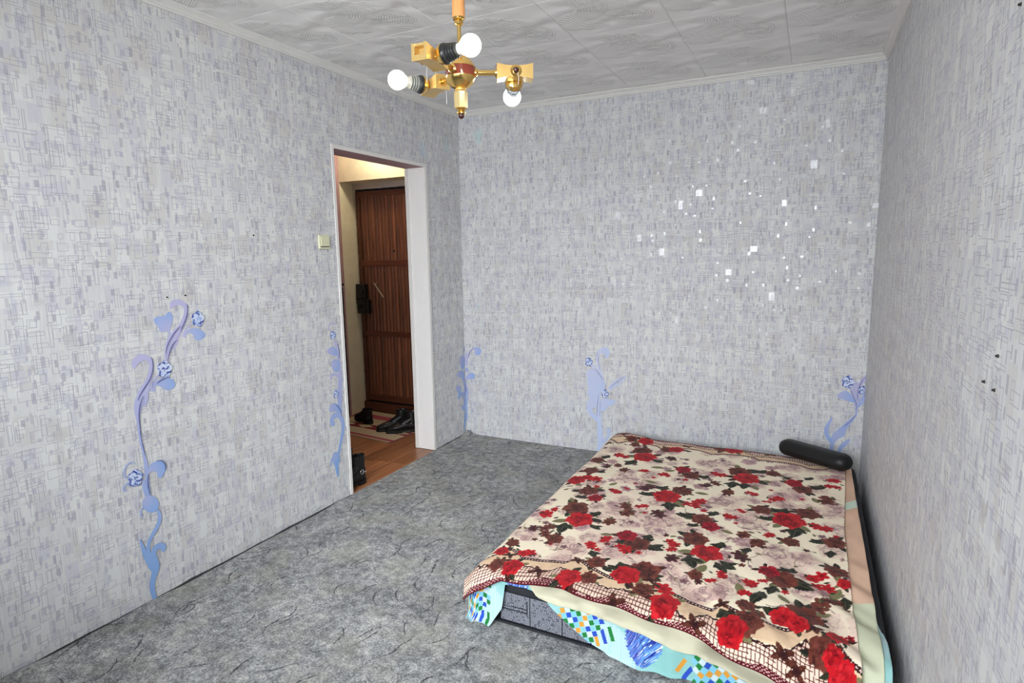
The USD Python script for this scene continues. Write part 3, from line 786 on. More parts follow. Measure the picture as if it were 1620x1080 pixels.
for line in DEC.splitlines():
    key, kind, *pts = line.split()
    k, axis = key[0], int(key[1])
    if k not in decals:
        decals[k] = thing('wall_decal', names[k], 'wall decal'); lift[k] = .0002
    pts = [tuple(float(c) for c in p.split(',')) for p in pts]
    xy = [(p[0] / 1000, p[1] / 1000) for p in pts]
    lift[k] += .00012
    zlo, zhi = {'A': (.02, 1.24), 'B': (.2, 1.0), 'C': (.02, .75), 'D': (.05, .76), 'E': (.1, .75)}[k]
    if kind == 'rose':
        r = pts[0][2] / 10000 / 1.0 * .95
        c = np.array(xy[0])
        a = np.linspace(0, 2 * PI, 60)[:-1]
        rr = r * (1 + .07 * np.sin(5 * a + 1) + .04 * np.sin(9 * a))
        ell = np.stack([c[0] + rr * np.cos(a) * .86, c[1] + rr * np.sin(a)], 1)
        ys_ = np.clip(ell[:, 0], -9, -.001) if axis == 0 else np.clip(ell[:, 0], .001, W - .001)
        poly = Polygon(np.stack([ys_, ell[:, 1]], 1)).buffer(0)
        m = trimesh.creation.extrude_polygon(poly, .0012, engine='earcut')
        vv, ff = trimesh.remesh.subdivide_to_size(m.vertices, m.faces, .0042)
        V = np.stack([lift[k] + .002 + vv[:, 2], vv[:, 0], vv[:, 1]], 1) if axis == 0 else np.stack([vv[:, 0], -lift[k] - .002 - vv[:, 2], vv[:, 1]], 1)
        put(decals[k], 'rosebud', (V, ff if axis == 0 else ff[:, ::-1]), decal_mat, False, color=rose_color(vv[:, :2], c, r))
        continue
    if kind in ('stem', 'leaf'):
        poly = stroke_poly(xy, [p[2] / 10000 for p in pts])
    elif kind == 'vein':
        poly = stroke_poly(xy, [.0012] + [.0026] * (len(xy) - 2) + [.0010])
    else:
        poly = smooth_closed(xy)
    lim = shapely.box(-9, 0, -.0005, 3) if axis == 0 else shapely.box(.0005, 0, W - .0005, 3)
    poly = poly.intersection(lim)
    if poly.area < 1e-6: continue
    V, ff, q = on_wall(poly, axis, lift[k] + (.0012 if kind == 'vein' else 0), .0008)
    if kind == 'vein':
        col = np.tile(NAVY, (len(q), 1))
    elif kind == 'leafp':
        c0 = np.array(xy).mean(0); far = np.linalg.norm(q - np.array(xy[0]), axis=1)
        f_ = np.clip(far / far.max(), 0, 1)[:, None]
        lowf = np.clip(1 - (c0[1] - zlo) / (zhi - zlo), 0, 1)
        f_ = np.clip(f_ * .75 + lowf * .35, 0, 1)
        col = LILAC * (1 - f_) + BLUE * f_
        if k == 'D': col = col * .35 + PALE * .65
    else:
        f_ = np.clip(1.15 - 1.5 * (q[:, 1] - zlo) / (zhi - zlo), 0, 1)[:, None]
        col = LILAC * (1 - f_) + BLUE * f_
        if k in 'D': col = col * .25 + PALE * .75
    put(decals[k], {'stem': 'stem', 'leaf': 'leaf', 'leafp': 'leaf', 'vein': 'vein'}[kind], (V, ff), decal_mat, False, color=col)

# ------------------------------------------------------------------ bed on the floor
BX0, BX1, BY0, BY1, BT = 1.300, 2.690, -2.075, -.190, .196       # air mattress
flock = plain('flocked_black', lin(26, 27, 32), .75, vary=.15, bump=.3, bscale=300)
def rounded_box(x0, x1, y0, y1, z0, z1, r, rc=.09):
    sh = shapely.box(x0 + rc, y0 + rc, x1 - rc, y1 - rc).buffer(rc, 12)
    lay = []
    for k in range(9):
        a = k / 8 * PI
        dz, off = (1 - math.cos(a)) / 2, r * (math.sin(a) - 1)
        lay.append((z0 + (z1 - z0) * dz, off))
    parts = []
    pts = np.array(sh.exterior.coords)[:-1]
    c = pts.mean(0)
    rings = []
    for z, off in lay:
        s2 = np.array(sh.buffer(off, 12).exterior.coords)[:-1] if False else None
        d = pts - np.clip(pts, [x0 + rc, y0 + rc], [x1 - rc, y1 - rc])
        d = d / np.linalg.norm(d, axis=1, keepdims=True)
        rings.append(np.column_stack([pts + d * off, np.full(len(pts), z)]))
    n = len(pts)
    v = np.concatenate(rings + [[[c[0], c[1], z0]], [[c[0], c[1], z1]]])
    f = []
    for k in range(len(rings) - 1):
        i = np.arange(n); j = (i + 1) % n
        f.append(np.stack([k * n + i, k * n + j, (k + 1) * n + j], 1)); f.append(np.stack([k * n + i, (k + 1) * n + j, (k + 1) * n + i], 1))
    i = np.arange(n); j = (i + 1) % n
    nb = len(rings) * n; f.append(np.stack([np.full(n, nb), j, i], 1)); k = len(rings) - 1
    f.append(np.stack([np.full(n, nb + 1), k * n + i, k * n + j], 1))
    m = trimesh.Trimesh(v, np.concatenate(f), process=False); m.fix_normals()
    return m
mt = thing('air_mattress', 'low black air mattress with printed grey side panels under the rose blanket', 'air mattress')
put(mt, 'body', rounded_box(BX0, BX1, BY0, BY1, .002, BT, .022), flock, 50)
put(mt, 'base_rim', rounded_box(BX0 - .008, BX1 + .006, BY0 - .010, BY1 + .01, .001, .009, .004), flock, 50)
def print_mat():
    g = G()
    x, y, z = g.sep(g.node('geometry', 'position'))
    zz = g.mul(z, 1 / .0058)
    row = g.m('floor', zz); fz = g.sub(zz, row)
    wn = g.node('white_noise_texture', 'value', dimensions='2D', vector=g.xyz(row, 3.0, 0.0))
    xx = g.m('multiply_add', x, 1 / .0085, g.mul(wn, 9.0))
    ch = g.m('floor', xx)
    wx = g.node('white_noise_texture', 'value', dimensions='2D', vector=g.xyz(ch, row, 0.0))
    gap = g.sub(xx, ch)
    word = g.mul(g.m('greater_than', wx, .16), g.lt(gap, g.m('multiply_add', wx, .35, .58)))
    letters = g.rng(g.noise(g.xyz(g.mul(x, 520.0), g.mul(z, 420.0), 0.0), 1.0, 1), .38, .6, .35, 1)
    m = g.mul(g.mul(word, letters), g.mul(g.m('greater_than', fz, .22), g.lt(fz, .80)))
    col = g.mix(g.mul(m, .75), lin(84, 86, 94), lin(186, 188, 194))
    return g.make('printed_panel', g.principled(base_color=col, roughness=.6))
pm = print_mat()
pdk = plain('panel_border', lin(30, 31, 36), .6)
py = BY0 - .0008
for a, b in ((1.395, 1.517), (1.521, 1.648), (1.652, 1.800), (1.804, 1.905)):
    tp_ = put(mt, 'text_panel', box(a, b, py, py + .006, .014, .130), pm)
    put(tp_, 'border', cat(box(a - .002, a, py - .0006, py + .006, .012, .132), box(a, b, py - .0006, py + .006, .130, .132)), pdk)
put(tp_, 'printed_bar', cat(box(1.400, 1.508, py - .0008, py + .006, .060, .0635), box(1.440, 1.508, py - .0008, py + .006, .074, .078), box(1.505, 1.509, py - .0008, py + .006, .060, .112)), pdk)
bo = rounded_box(-.205, .205, -.060, .060, -.044, .044, .044, .055)
bo.apply_transform(trimesh.transformations.rotation_matrix(math.radians(-31), (0, 0, 1)))
bo.apply_translation((2.472, -.325, .272))
bp = thing('bolster', 'black inflated bolster lying across the back right corner of the bed', 'bolster')
put(bp, 'cover', bo, plain('bolster_black', lin(8, 8, 9), .5, vary=.1), 50)
sm_ = rounded_box(-.200, .200, -.0612, .0612, -.003, .003, .003, .055)
sm_.apply_transform(trimesh.transformations.rotation_matrix(math.radians(-31), (0, 0, 1))); sm_.apply_translation((2.472, -.325, .272))
put(bp, 'seam', sm_, flock, 50)

def drape(e, r, ang):
    """a cloth running over an edge: distance e beyond the edge -> (outward, down)"""
    arc = r * ang
    t = np.clip(e, 0, arc)
    o, d = r * np.sin(t / r), r * (1 - np.cos(t / r))
    x = np.clip(e - arc, 0, None)
    return o + x * np.cos(ang), d + x * np.sin(ang)
def wrinkle(x, y):
    n1 = meshkit.fbm(np.stack([x * 3.2, y * 3.2, x * 0], -1), 3, 21)
    diag = meshkit.fbm(np.stack([(x + y * .9) * 9, (x - y) * 1.6, x * 0 + 5], -1), 2, 23)
    near = np.clip((x - 1.75) * 1.6, 0, 1) * np.clip((-y - 1.3) * 1.6, 0, 1)
    return (n1 - .5) * .016 + (diag - .5) * .060 * near
def cloth(a, b, top, yfront, left_ang, front_ang, r, xr=BX1, right_ang=1.35, extra=0.0, yback=BY1 + .0):
    """flat cloth coordinates (a across, b along) -> points"""
    ex = np.clip(BX0 + .03 - a, 0, None); ey = np.clip(yfront - b, 0, None); er = np.clip(a - (xr - .035), 0, None); eb = np.clip(b - (yback - .035), 0, None)
    ox, dx = drape(ex, r, left_ang); oy, dy = drape(ey, r, front_ang); orr, dr = drape(er, r, right_ang); ob, db = drape(eb, r, 1.3)
    x = np.where(ex > 0, BX0 + .03 - ox, a); x = np.where(er > 0, xr - .035 + orr, x)
    y = np.where(ey > 0, yfront - oy, b); y = np.where(eb > 0, yback - .035 + ob, y)
    fade = np.exp(-(ex + ey) * 9)
    z = top + wrinkle(a, b) * fade * (1 if extra == 0 else 1) - dx - dy - dr - db
    return x, y, np.maximum(z, .006 + extra)

# fitted sheet with feathers and woven checks
nx, ny = 330, 70
def sheet_hem(x):
    return np.interp(x, [1.12, 1.20, 1.30, 1.372, 1.412, 1.425, 1.50, 1.585, 1.615, 1.66, 1.76, 1.84, 1.96, 2.11, 2.29, 2.60, 2.72],
                     [.20, .225, .245, .215, .150, .050, .044, .060, .085, .115, .178, .205, .212, .206, .190, .20, .20])
def local(qx, qy, cx, cy, ang, sx, sy):
    c, s = math.cos(ang), math.sin(ang)
    dx, dy = qx - cx, qy - cy
    return (dx * c + dy * s) / sx, (-dx * s + dy * c) / sy
def sheet_color(a, s):
    """a: across, s: distance down from the bed edge"""
    col = np.empty(a.shape + (3,)); col[:] = lin(164, 204, 204)
    n = meshkit.fbm(np.stack([a * 6, s * 6, a * 0], -1), 3, 31)
    w = np.clip((n - .42) * 5, 0, 1)[..., None]
    col = col * (1 - w * .8) + np.array(lin(128, 182, 174)) * w * .8
    gr = ((np.abs((a / .0075) % 1 - .5) > .36) | (np.abs((s / .0075) % 1 - .5) > .36))
    col = np.where(gr[..., None] & (n < .5)[..., None], col * .35 + np.array(lin(204, 214, 220)) * .65, col)
    blue, org, grn, cy_ = (np.array(lin(44, 76, 176)), np.array(lin(212, 148, 56)), np.array(lin(34, 120, 54)), np.array(lin(124, 188, 214)))
    for (cx, cs, ang, R_) in ((1.272, .12, .05, .105), (1.735, .09, -.35, .10), (2.20, .15, .55, .10)):
        p, q = local(a, s, cx, cs, ang, .019, .019)
        i, j = np.floor(p), np.floor(q)
        inside = (np.abs(i + .5) + np.abs(j + .5)) < (R_ / .019)
        h = ((i * 7 + j * 3 + (i * j) % 5) % 7).astype(int)
        pal = np.array([blue, cy_, org, cy_, blue, grn, np.array(lin(196, 210, 216))])
        chk = ((i + j) % 2 == 0)
        pick = np.where(chk, np.where(np.abs(i + j) % 3 == 0, 2, np.where((i - j) % 4 == 0, 5, 0)), np.where((i % 3) == 0, 6, 1))
        c2 = pal[pick]
        gap = (np.abs(p - i - .5) > .46) | (np.abs(q - j - .5) > .46)
        m_ = inside & ~gap
        col = np.where(m_[..., None], c2, col)
        # fringe of bars around the checks
        for k in range(-3, 4):
            for side in (1, -1):
                bx_ = (np.abs(p - k * 1.55) < .36) & (q * side > 2.6 + .4 * (3 - abs(k)) * .6) & (q * side < 5.2 + .5 * (3 - abs(k)) * .6) & ~inside
                col = np.where(bx_[..., None], (blue, org, blue, grn)[(k + 4) % 4], col)
    for (cx, cs, ang, L_, w_) in ((1.955, .13, 1.25, .15, .062), (1.475, .02, .5, .10, .05), (2.50, .12, 1.9, .15, .06), (2.70, .16, 1.2, .14, .05)):
        p, q = local(a, s, cx, cs, ang, L_ / 2, w_)
        q = q - .25 * p * p + .1
        prof = np.clip(1 - p * p, 0, 1) ** .6 * (1.0 + .05 * np.sin(p * 40) + .05 * np.sin(p * 17))
        m_ = (np.abs(q) < prof) & (np.abs(p) < 1)
        fl = p - q * .55 * np.where(q > .1, 1.4, .8)
        nz = meshkit.fbm(np.stack([fl * 15, q * 1.6, p * 0], -1), 3, 5)
        barb = (nz - .52) * 5.0 + .30 * np.sin(fl * 75)
        f_ = np.clip(.5 + .5 * barb, 0, 1)[..., None]
        c2 = np.array(lin(36, 48, 142)) * (1 - f_) + np.array(lin(104, 160, 226)) * f_
        c2 = np.where((np.abs(q - .1) < .035)[..., None], c2 * .5 + np.array(lin(36, 42, 110)) * .5, c2)
        wl = np.clip((meshkit.noise(np.stack([fl * 30, q * 3, p * 0 + 7], -1), 8) - .74) * 7, 0, 1)[..., None]
        c2 = c2 * (1 - wl) + np.array(lin(226, 238, 250)) * wl
        c2 = np.where((q > .25)[..., None], c2 * .7 + np.array(lin(84, 60, 160)) * .3, c2)
        col = np.where(m_[..., None], c2, col)
    return col
aa = np.linspace(1.19, 2.676, 560)
ss = np.concatenate([np.linspace(-.30, -.03, 12), np.linspace(-.02, 1, 120)])
A, S = np.meshgrid(aa, ss, indexing='ij')
hem = sheet_hem(A)
D = np.where(S > 0, S * hem, S)                       # distance down from the front edge
fold = .010 * np.sin(A * 38 + 3 * np.sin(A * 9)) * np.clip(D / .1, 0, 1)
YFR = -2.052
x, y, z = cloth(A, YFR - D, .204, YFR, 1.15, 1.50, .030, xr=2.80)
flap = (A > 1.60) * np.clip(D / .2, 0, 1) * .020
y = y - .010 - fold * .6 - flap * .6 - .006 * (A < 1.44) - np.clip((.022 - z), 0, .03) * 1.0
z = np.maximum(z, .004 + .004 * meshkit.noise(np.stack([A * 30, D * 30, A * 0], -1), 2))
x = np.minimum(x, 2.650 + .026 * np.clip((-y - 1.80) / .12, 0, 1))
col = sheet_color(A, D)
def cloth_mesh(pts, col, thick=.0022):
    v, f = slab(pts, thick)
    m = trimesh.Trimesh(v[: pts.shape[0] * pts.shape[1]], np.concatenate([f[: (pts.shape[0] - 1) * (pts.shape[1] - 1)][:, [0, 1, 2]], f[: (pts.shape[0] - 1) * (pts.shape[1] - 1)][:, [0, 2, 3]]]), process=False)
    nn = m.vertex_normals
    flipn = nn[:, 2].mean() < 0
    if flipn: nn = -nn
    n0 = len(nn)
    v[n0:] = v[:n0] - nn * thick
    if flipn: f = f[:, ::-1]
    return (v, f), np.concatenate([col.reshape(-1, 3)] * 2)
sheet_fab = painted('printed_cotton', .85, .2, .25, 700)
msh, cc = cloth_mesh(np.stack([x, y, z], -1), col)
p = put(None, 'bed_sheet', msh, sheet_fab, True, color=cc)
tag(p, 'turquoise bed sheet printed with blue feathers and woven checks, hanging over the mattress front', 'sheet')

# plain quilt between the sheet and the blanket
def hem_front(x):
    return np.interp(x, [1.0, 1.24, 1.31, 1.36, 1.42, 1.54, 1.66, 1.82, 1.95, 2.06, 2.16, 2.26, 2.36, 2.45, 2.54, 2.7],
                     [.120, .120, .116, .095, .057, .034, .026, .041, .050, .062, .080, .106, .132, .157, .180, .197])
aa = np.linspace(1.42, 2.656, 240); bb = np.linspace(-.30, -2.36, 330)
A, Bv = np.meshgrid(aa, bb, indexing='ij')
qh = np.interp(A, [1.42, 1.50, 1.58, 1.66, 1.80, 1.95, 2.1, 2.3, 2.5, 2.7], [.0, .02, .062, .078, .080, .090, .118, .15, .19, .20])
t = (Bv - bb[0]) / (bb[-1] - bb[0])
qh = qh * (1 + .30 * (meshkit.fbm(np.stack([A * 7, A * 0, A * 0 + 4], -1), 3, 19) - .5))
qb = bb[0] + t * ((YFR - qh) - bb[0])
x, y, z = cloth(A, qb, .2105, YFR, .9, 1.15, .035, xr=2.80)
e = np.clip(YFR - qb, 0, None)
puff = np.exp(-((A - 2.17) / .045) ** 2) * np.clip(e / .1, 0, 1) * .030 + (meshkit.fbm(np.stack([A * 9, e * 14, A * 0], -1), 3, 77) - .22) * .060 * np.clip(e / .05, 0, 1) + np.exp(-((A - 1.62) / .03) ** 2) * np.clip(e / .06, 0, 1) * .010
fold = .006 * np.sin(A * 31 + 2 * np.sin(A * 7)) * np.clip(e / .06, 0, 1)
free = np.clip((e - hem_front(A) + .004) / .03, 0, 1)          # only the part below the blanket hem billows
puff, fold = puff * free, fold * free
y = y - .010 * np.clip(e / .03, 0, 1) - .010 * free - fold - np.maximum(puff, -.004) * .8; z = z + fold * .5 + puff * .45
rb = np.clip((A - 2.58) / .1, 0, 1)
z = z + rb * .004 + rb * .003 * np.sin(qb * 26 + A * 30) * (e <= 0)
cream, peach, sage = np.array(lin(198, 193, 166)), np.array(lin(226, 188, 160)), np.array(lin(206, 210, 180))
col = np.empty(A.shape + (3,)); col[:] = cream
side = (A > 2.56)
n = meshkit.fbm(np.stack([A * 14, qb * 9, A * 0], -1), 3, 9)[..., None]
pe = peach * (.86 + .28 * n)
col = np.where((side & (qb > -1.74))[..., None], pe, col)
col = np.where((side & (qb <= -1.74))[..., None], sage, col)
strip = side & (np.abs(qb + .86 - (A - 2.62) * 1.1) < .045)
col = np.where(strip[..., None], np.array(lin(208, 226, 206)), col)
msh, cc = cloth_mesh(np.stack([x, y, z], -1), col, .004)
p = put(None, 'quilt', msh, painted('quilt_cotton', .8, .25, .2, 500), True, color=cc)
tag(p, 'plain cream and peach quilt showing beyond the edges of the rose blanket', 'quilt')

# ------------------------------------------------------------------ the rose blanket
MOT = "B 1545 -511 57;R 1587 -616 66;L 1536 -733 29;L 1671 -661 22;r 1459 -649 37;b 1430 -847 27;b 1472 -806 25;B 1533 -866 26;r 1639 -851 29;r 1752 -851 27;u 1708 -911 17;R 1524 -334 48;B 1678 -427 42;R 1727 -405 45;b 1721 -592 36;D 1830 -734 41;B 1883 -803 44;L 1944 -796 23;B 1348 -770 40;L 1378 -709 22;B 1371 -949 42;L 1419 -949 21;R 1341 -1106 50;r 1414 -1063 44;B 1456 -1222 48;L 1404 -1246 19;L 1445 -1314 19;D 1515 -1299 37;u 1472 -1152 23;r 1583 -1165 32;r 1621 -1112 16;b 1704 -1056 42;O 1711 -978 20;B 1870 -1027 41;R 1826 -1133 66;L 1733 -1149 25;L 1862 -1247 30;L 1778 -1041 25;O 1894 -1200 27;b 1666 -1328 36;b 1706 -1394 35;r 1747 -1299 27;u 1775 -1363 14;B 1467 -1442 60;R 1525 -1550 61;L 1485 -1658 30;L 1573 -1470 20;O 1452 -1597 23;L 1612 -1593 19;r 1385 -1548 41;r 1388 -1494 21;b 1640 -1511 34;b 1838 -1349 35;b 1425 -1679 33;b 1377 -1707 25;M 1570 -983 67;M 1389 -555 65;M 1521 -509 57;M 1827 -1425 65;M 1723 -1494 48;M 1551 -1388 45;B 2110 -629 58;R 2153 -711 66;L 2095 -834 29;L 2209 -585 27;L 2237 -751 19;L 2152 -827 26;r 2015 -703 37;u 1870 -878 20;b 1970 -899 29;b 2022 -848 29;B 2089 -945 31;r 2196 -914 25;B 2276 -586 37;r 2306 -932 33;r 2270 -990 18;u 2280 -832 16;D 2380 -687 42;B 2422 -759 47;L 2488 -712 28;L 2346 -635 16;L 2450 -598 19;u 2421 -888 18;B 2447 -1056 51;R 2372 -1169 69;L 2330 -1087 29;L 2401 -1277 32;L 2286 -1195 25;O 2429 -1225 24;L 2486 -1068 17;B 2256 -1106 43;r 2136 -1242 28;r 2168 -1161 20;u 2164 -1306 14;B 2022 -1323 45;D 2068 -1377 38;L 1952 -1319 28;u 2018 -1229 20;L 1996 -1397 17;L 2060 -1247 20;r 1968 -1118 36;r 1953 -1182 36;B 1896 -1033 34;M 1935 -589 53;M 2095 -1061 75;M 2194 -999 45;M 2227 -1284 69;M 2359 -1013 50;M 2355 -445 69;M 2542 -383 51;r 2493 -1176 35;r 2293 -1352 26;b 2222 -1397 34;b 2541 -859 45;r 2567 -593 38;r 2559 -670 31;r 2502 -1185 35;B 2547 -1321 43;u 2556 -1257 16;L 2491 -1335 23;L 2531 -1426 17;M 2558 -922 44;B 2027 -1518 53;R 2089 -1620 61;L 2046 -1726 29;L 2124 -1540 23;L 2175 -1677 22;O 2013 -1649 20;b 2207 -1593 37;B 2387 -1383 36;B 2264 -1452 31;r 1949 -1597 29;r 1951 -1655 23;b 1989 -1731 32;L 1976 -1492 19;M 2329 -1509 70;M 2431 -1521 53;M 1833 -1698 72;M 1963 -1822 55;M 2224 -1494 38;L 2228 -1538 18;M 1537 -1787 60;M 1611 -1800 52;r 1637 -1765 31;B 1493 -1764 35;b 1446 -1735 30;u 1681 -1708 16;r 1773 -1737 33;u 1687 -1783 20;D 1761 -1610 43;B 1820 -1668 52;L 1879 -1676 31;L 1843 -1591 19;L 1763 -1683 21;u 1844 -1738 18;r 1700 -1681 26;D 2320 -1671 37;B 2367 -1712 52;L 2430 -1738 27;L 2386 -1640 21;u 2381 -1800 18;L 2339 -1807 20;r 2483 -1634 34;r 2503 -1699 31;B 2549 -1570 42;R 2570 -1654 25;O 2540 -1726 24;L 2569 -1768 21;b 2484 -1836 36;b 2527 -1788 30;r 2306 -1759 16;r 2259 -1781 27;r 2254 -1864 20;B 2078 -1817 28;r 2155 -1772 26;r 2134 -1830 18;L 2155 -1717 24;O 2092 -1762 21;b 2102 -1854 18;M 2449 -1760 44;M 2177 -1887 51;M 2032 -1877 57;M 2207 -1781 41;M 2429 -1894 38;M 2513 -1912 45;M 2114 -1929 51;L 2296 -1870 26;B 2265 -1939 32;b 2298 -1975 25;B 1372 -2044 32;R 1432 -2037 39;B 1724 -1997 35;R 1655 -2019 47;r 1428 -1914 33;B 1346 -1869 29;R 1335 -1951 31;B 1716 -1879 37;L 1682 -1824 18;L 1768 -1912 17;M 1576 -1950 37;M 1394 -1791 32;R 1845 -1926 54;B 1900 -1861 57;L 1816 -1875 22;L 1940 -1887 21;R 2015 -2039 50;B 1929 -1994 38;r 2012 -1942 40;R 2235 -2068 46;B 2281 -2028 47;L 2209 -2024 23;B 2441 -1931 57;R 2380 -1963 41;R 2425 -1990 34;L 2352 -1945 25;L 2480 -1942 22;R 2538 -2013 33;B 2493 -2078 38;R 2548 -2129 36;R 2523 -2092 28;L 2513 -2052 17;L 2534 -2105 17;k 1641 -1893 27;k 1384 -1968 30;k 1935 -1917 30;k 2191 -1965 28;k 2470 -2004 29;k 1534 -2031 36;k 1849 -2088 37;k 2126 -2090 35;k 2390 -2110 34;k 2428 -2140 33;k 1332 -2213 23;B 1983 -267 57;R 2045 -277 52;b 2163 -238 37;B 2247 -251 37;L 1906 -248 31;b 1356 -278 33;b 1302 -445 28;b 1457 -418 39;k 1774 -319 27;B 1437 -344 36;O 1694 -762 21;O 1768 -782 17;O 1974 -1023 19;O 2206 -830 19;O 2330 -1244 19;O 2138 -1398 16;O 1681 -1640 16;O 1724 -1393 14;O 2235 -1838 20;O 2379 -1856 17;O 1417 -1361 15;O 1539 -1084 16;O 2258 -713 16;O 2479 -879 18"
def hem_left(y):
    return np.interp(y, [-2.3, -2.08, -1.95, -1.75, -1.5, -1.0, -.6, -.3, -.2], [.050, .060, .110, .170, .195, .190, .170, .120, .10])
step = .0031
na, nb = int(1.44 / step), int(1.98 / step)
ua, ub = np.linspace(0, 1, na), np.linspace(0, 1, nb)
UA, UB = np.meshgrid(ua, ub, indexing='ij')
right_edge = lambda b: np.interp(b, [-2.3, -2.0, -1.7, -1.1, -.6, -.25], [2.600, 2.598, 2.590, 2.588, 2.615, 2.63])
yb0 = -.262
B0 = yb0 + UB * (-2.052 - yb0)
left = BX0 + .03 - hem_left(B0)
Aq = left + UA * (right_edge(B0) - left)
Bq = yb0 + UB * ((YFR - hem_front(Aq)) - yb0)
x, y, z = cloth(Aq, Bq, .2205, YFR, .88, 1.0, .055, xr=3.2)
ey = np.clip(YFR - Bq, 0, None); ex = np.clip(BX0 + .03 - Aq, 0, None)
y = y - .024 * np.clip(ey / .03, 0, 1)
z = z + .006 * np.sin(Aq * 27 + 1.5) * np.clip(ey / .05, 0, 1) + .010 * np.clip(ex / .15, 0, 1) * np.sin(Bq * 11)
bump_back = .022 * np.exp(-((Aq - 1.40) / .12) ** 2) * np.clip((Bq + .42) / .12, 0, 1)
z = z + bump_back
P3 = np.stack([x, y, z], -1)
# ---- the print
CREAM, RED, RED2, DRED = np.array(lin(250, 236, 208)), np.array(lin(190, 22, 32)), np.array(lin(100, 6, 16)), np.array(lin(158, 18, 36))
BRN, BRN2, PLUM, PLUM2 = np.array(lin(112, 54, 42)), np.array(lin(46, 20, 18)), np.array(lin(84, 38, 42)), np.array(lin(40, 16, 24))
LEAF, LEAF2, OLV, MAUVE, MAUVE2 = np.array(lin(30, 31, 24)), np.array(lin(78, 80, 56)), np.array(lin(136, 130, 90)), np.array(lin(226, 192, 178)), np.array(lin(150, 112, 116))
MRN = np.array(lin(84, 20, 28))
colB = np.empty(Aq.shape + (3,)); colB[:] = CREAM
qa, qb_ = Aq, Bq
pn = meshkit.fbm(np.stack([qa * 5, qb_ * 5, qa * 0], -1), 4, 41)
wv = np.clip((pn - .5) * 5, 0, 1)[..., None] * .55
colB = colB * (1 - wv) + np.array(lin(234, 208, 190)) * wv
ra = random.Random(8)
def window(cx, cy, r):
    # cloth coordinates near the motif
    u0 = (cx - r - 1.10) ; i0 = 0
    m = (np.abs(qa - cx) < r) & (np.abs(qb_ - cy) < r)
    rows = np.flatnonzero(m.any(1)); cols = np.flatnonzero(m.any(0))
    if len(rows) == 0 or len(cols) == 0: return None
    return slice(rows[0], rows[-1] + 1), slice(cols[0], cols[-1] + 1)
def blend(sl, mask, c, f=1.0):
    reg = colB[sl]
    w_ = (mask * f)[..., None]
    colB[sl] = reg * (1 - w_) + c * w_
def rose(cx, cy, R, c0, c1, seed, ghost=0.0):
    sl = window(cx, cy, R * 1.45)
    if sl is None: return
    rr_ = random.Random(seed)
    p, q = (qa[sl] - cx) / R, (qb_[sl] - cy) / R / 1.16
    th, r = np.arctan2(q, p), np.hypot(p, q)
    ph = rr_.uniform(0, 6)
    edge = 1 + .085 * np.sin(5 * th + ph) + .05 * np.sin(11 * th + ph * 2) + .03 * np.sin(17 * th)
    rho = r / edge
    n = meshkit.noise(np.stack([p * 3.1 + seed, q * 3.1, p * 0], -1), 6)
    # overlapping petals: rings of scallops
    p2 = p + (n - .5) * .35; q2 = q + (meshkit.noise(np.stack([p * 2.6, q * 2.6 + seed, p * 0 + 3], -1), 9) - .5) * .35
    rw, tw = np.hypot(p2, q2), np.arctan2(q2, p2)
    s = np.zeros_like(r)
    for k, (rk, nk) in enumerate(((.98, 7), (.72, 6), (.48, 5), (.26, 3))):
        sc = rk * (1 - .26 * np.abs(np.sin((tw + k * .9 + ph) * nk / 2)))
        s = np.maximum(s, np.exp(-((rw - sc) / .06) ** 2) * (.85 if k else .2) * (.35 + 1.1 * n))
        s = np.maximum(s, .55 * np.clip(1 - (sc - rw) / .2, 0, 1) * (rw < sc) * (k > 0))
    s = np.clip(s + (n - .5) * .5 + .5 * np.exp(-(p ** 2 + (q - .05) ** 2) / .02), 0, 1)
    lite = np.clip((meshkit.noise(np.stack([p * 4 + seed, q * 4, p * 0 + 8], -1), 3) - .55) * 2.2, 0, .45)[..., None] * (1 - s[..., None])
    c = c0 * (1 - s[..., None] * .95) + c1 * (s[..., None] * .95)
    c = c * (1 - lite) + np.minimum(c0 * 1.5 + .02, 1) * lite
    mask = np.clip((1 - rho) / .04, 0, 1)
    if ghost:
        line = np.clip(s * 1.15 - .1, 0, 1)
        blend(sl, mask, c0, .34 + .3 * n)
        blend(sl, mask * line, c1, ghost)
    else:
        blend(sl, mask, c)
def flower(cx, cy, R, c0, c1, seed):
    sl = window(cx, cy, R * 1.15)
    if sl is None: return
    p, q = (qa[sl] - cx) / R, (qb_[sl] - cy) / R
    th, r = np.arctan2(q, p), np.hypot(p, q)
    e = .52 + .48 * np.abs(np.cos(2.5 * th + seed))
    mask = np.clip((e - r) / .08, 0, 1)
    s = np.clip(1 - r / .4, 0, 1) + .5 * (np.abs(np.sin(2.5 * th + seed)) > .93) * (r > .25)
    blend(sl, mask, c0 * (1 - np.clip(s, 0, 1)[..., None]) + c1 * np.clip(s, 0, 1)[..., None])
def leaf(cx, cy, L, ang, c0, c1):
    sl = window(cx, cy, L * 1.1)
    if sl is None: return
    p, q = local(qa[sl], qb_[sl], cx, cy, ang, L, L)
    w_ = .46 * np.clip(1 - p ** 2, 0, 1) * (1 + .10 * np.sin(p * 26))
    mask = np.clip((w_ - np.abs(q)) / .05, 0, 1) * (np.abs(p) < 1)
    f_ = np.clip((np.abs(q) < .035) * .9 + np.clip(q * 1.6, 0, .45), 0, 1)[..., None]
    blend(sl, mask, c0 * (1 - f_) + c1 * f_)
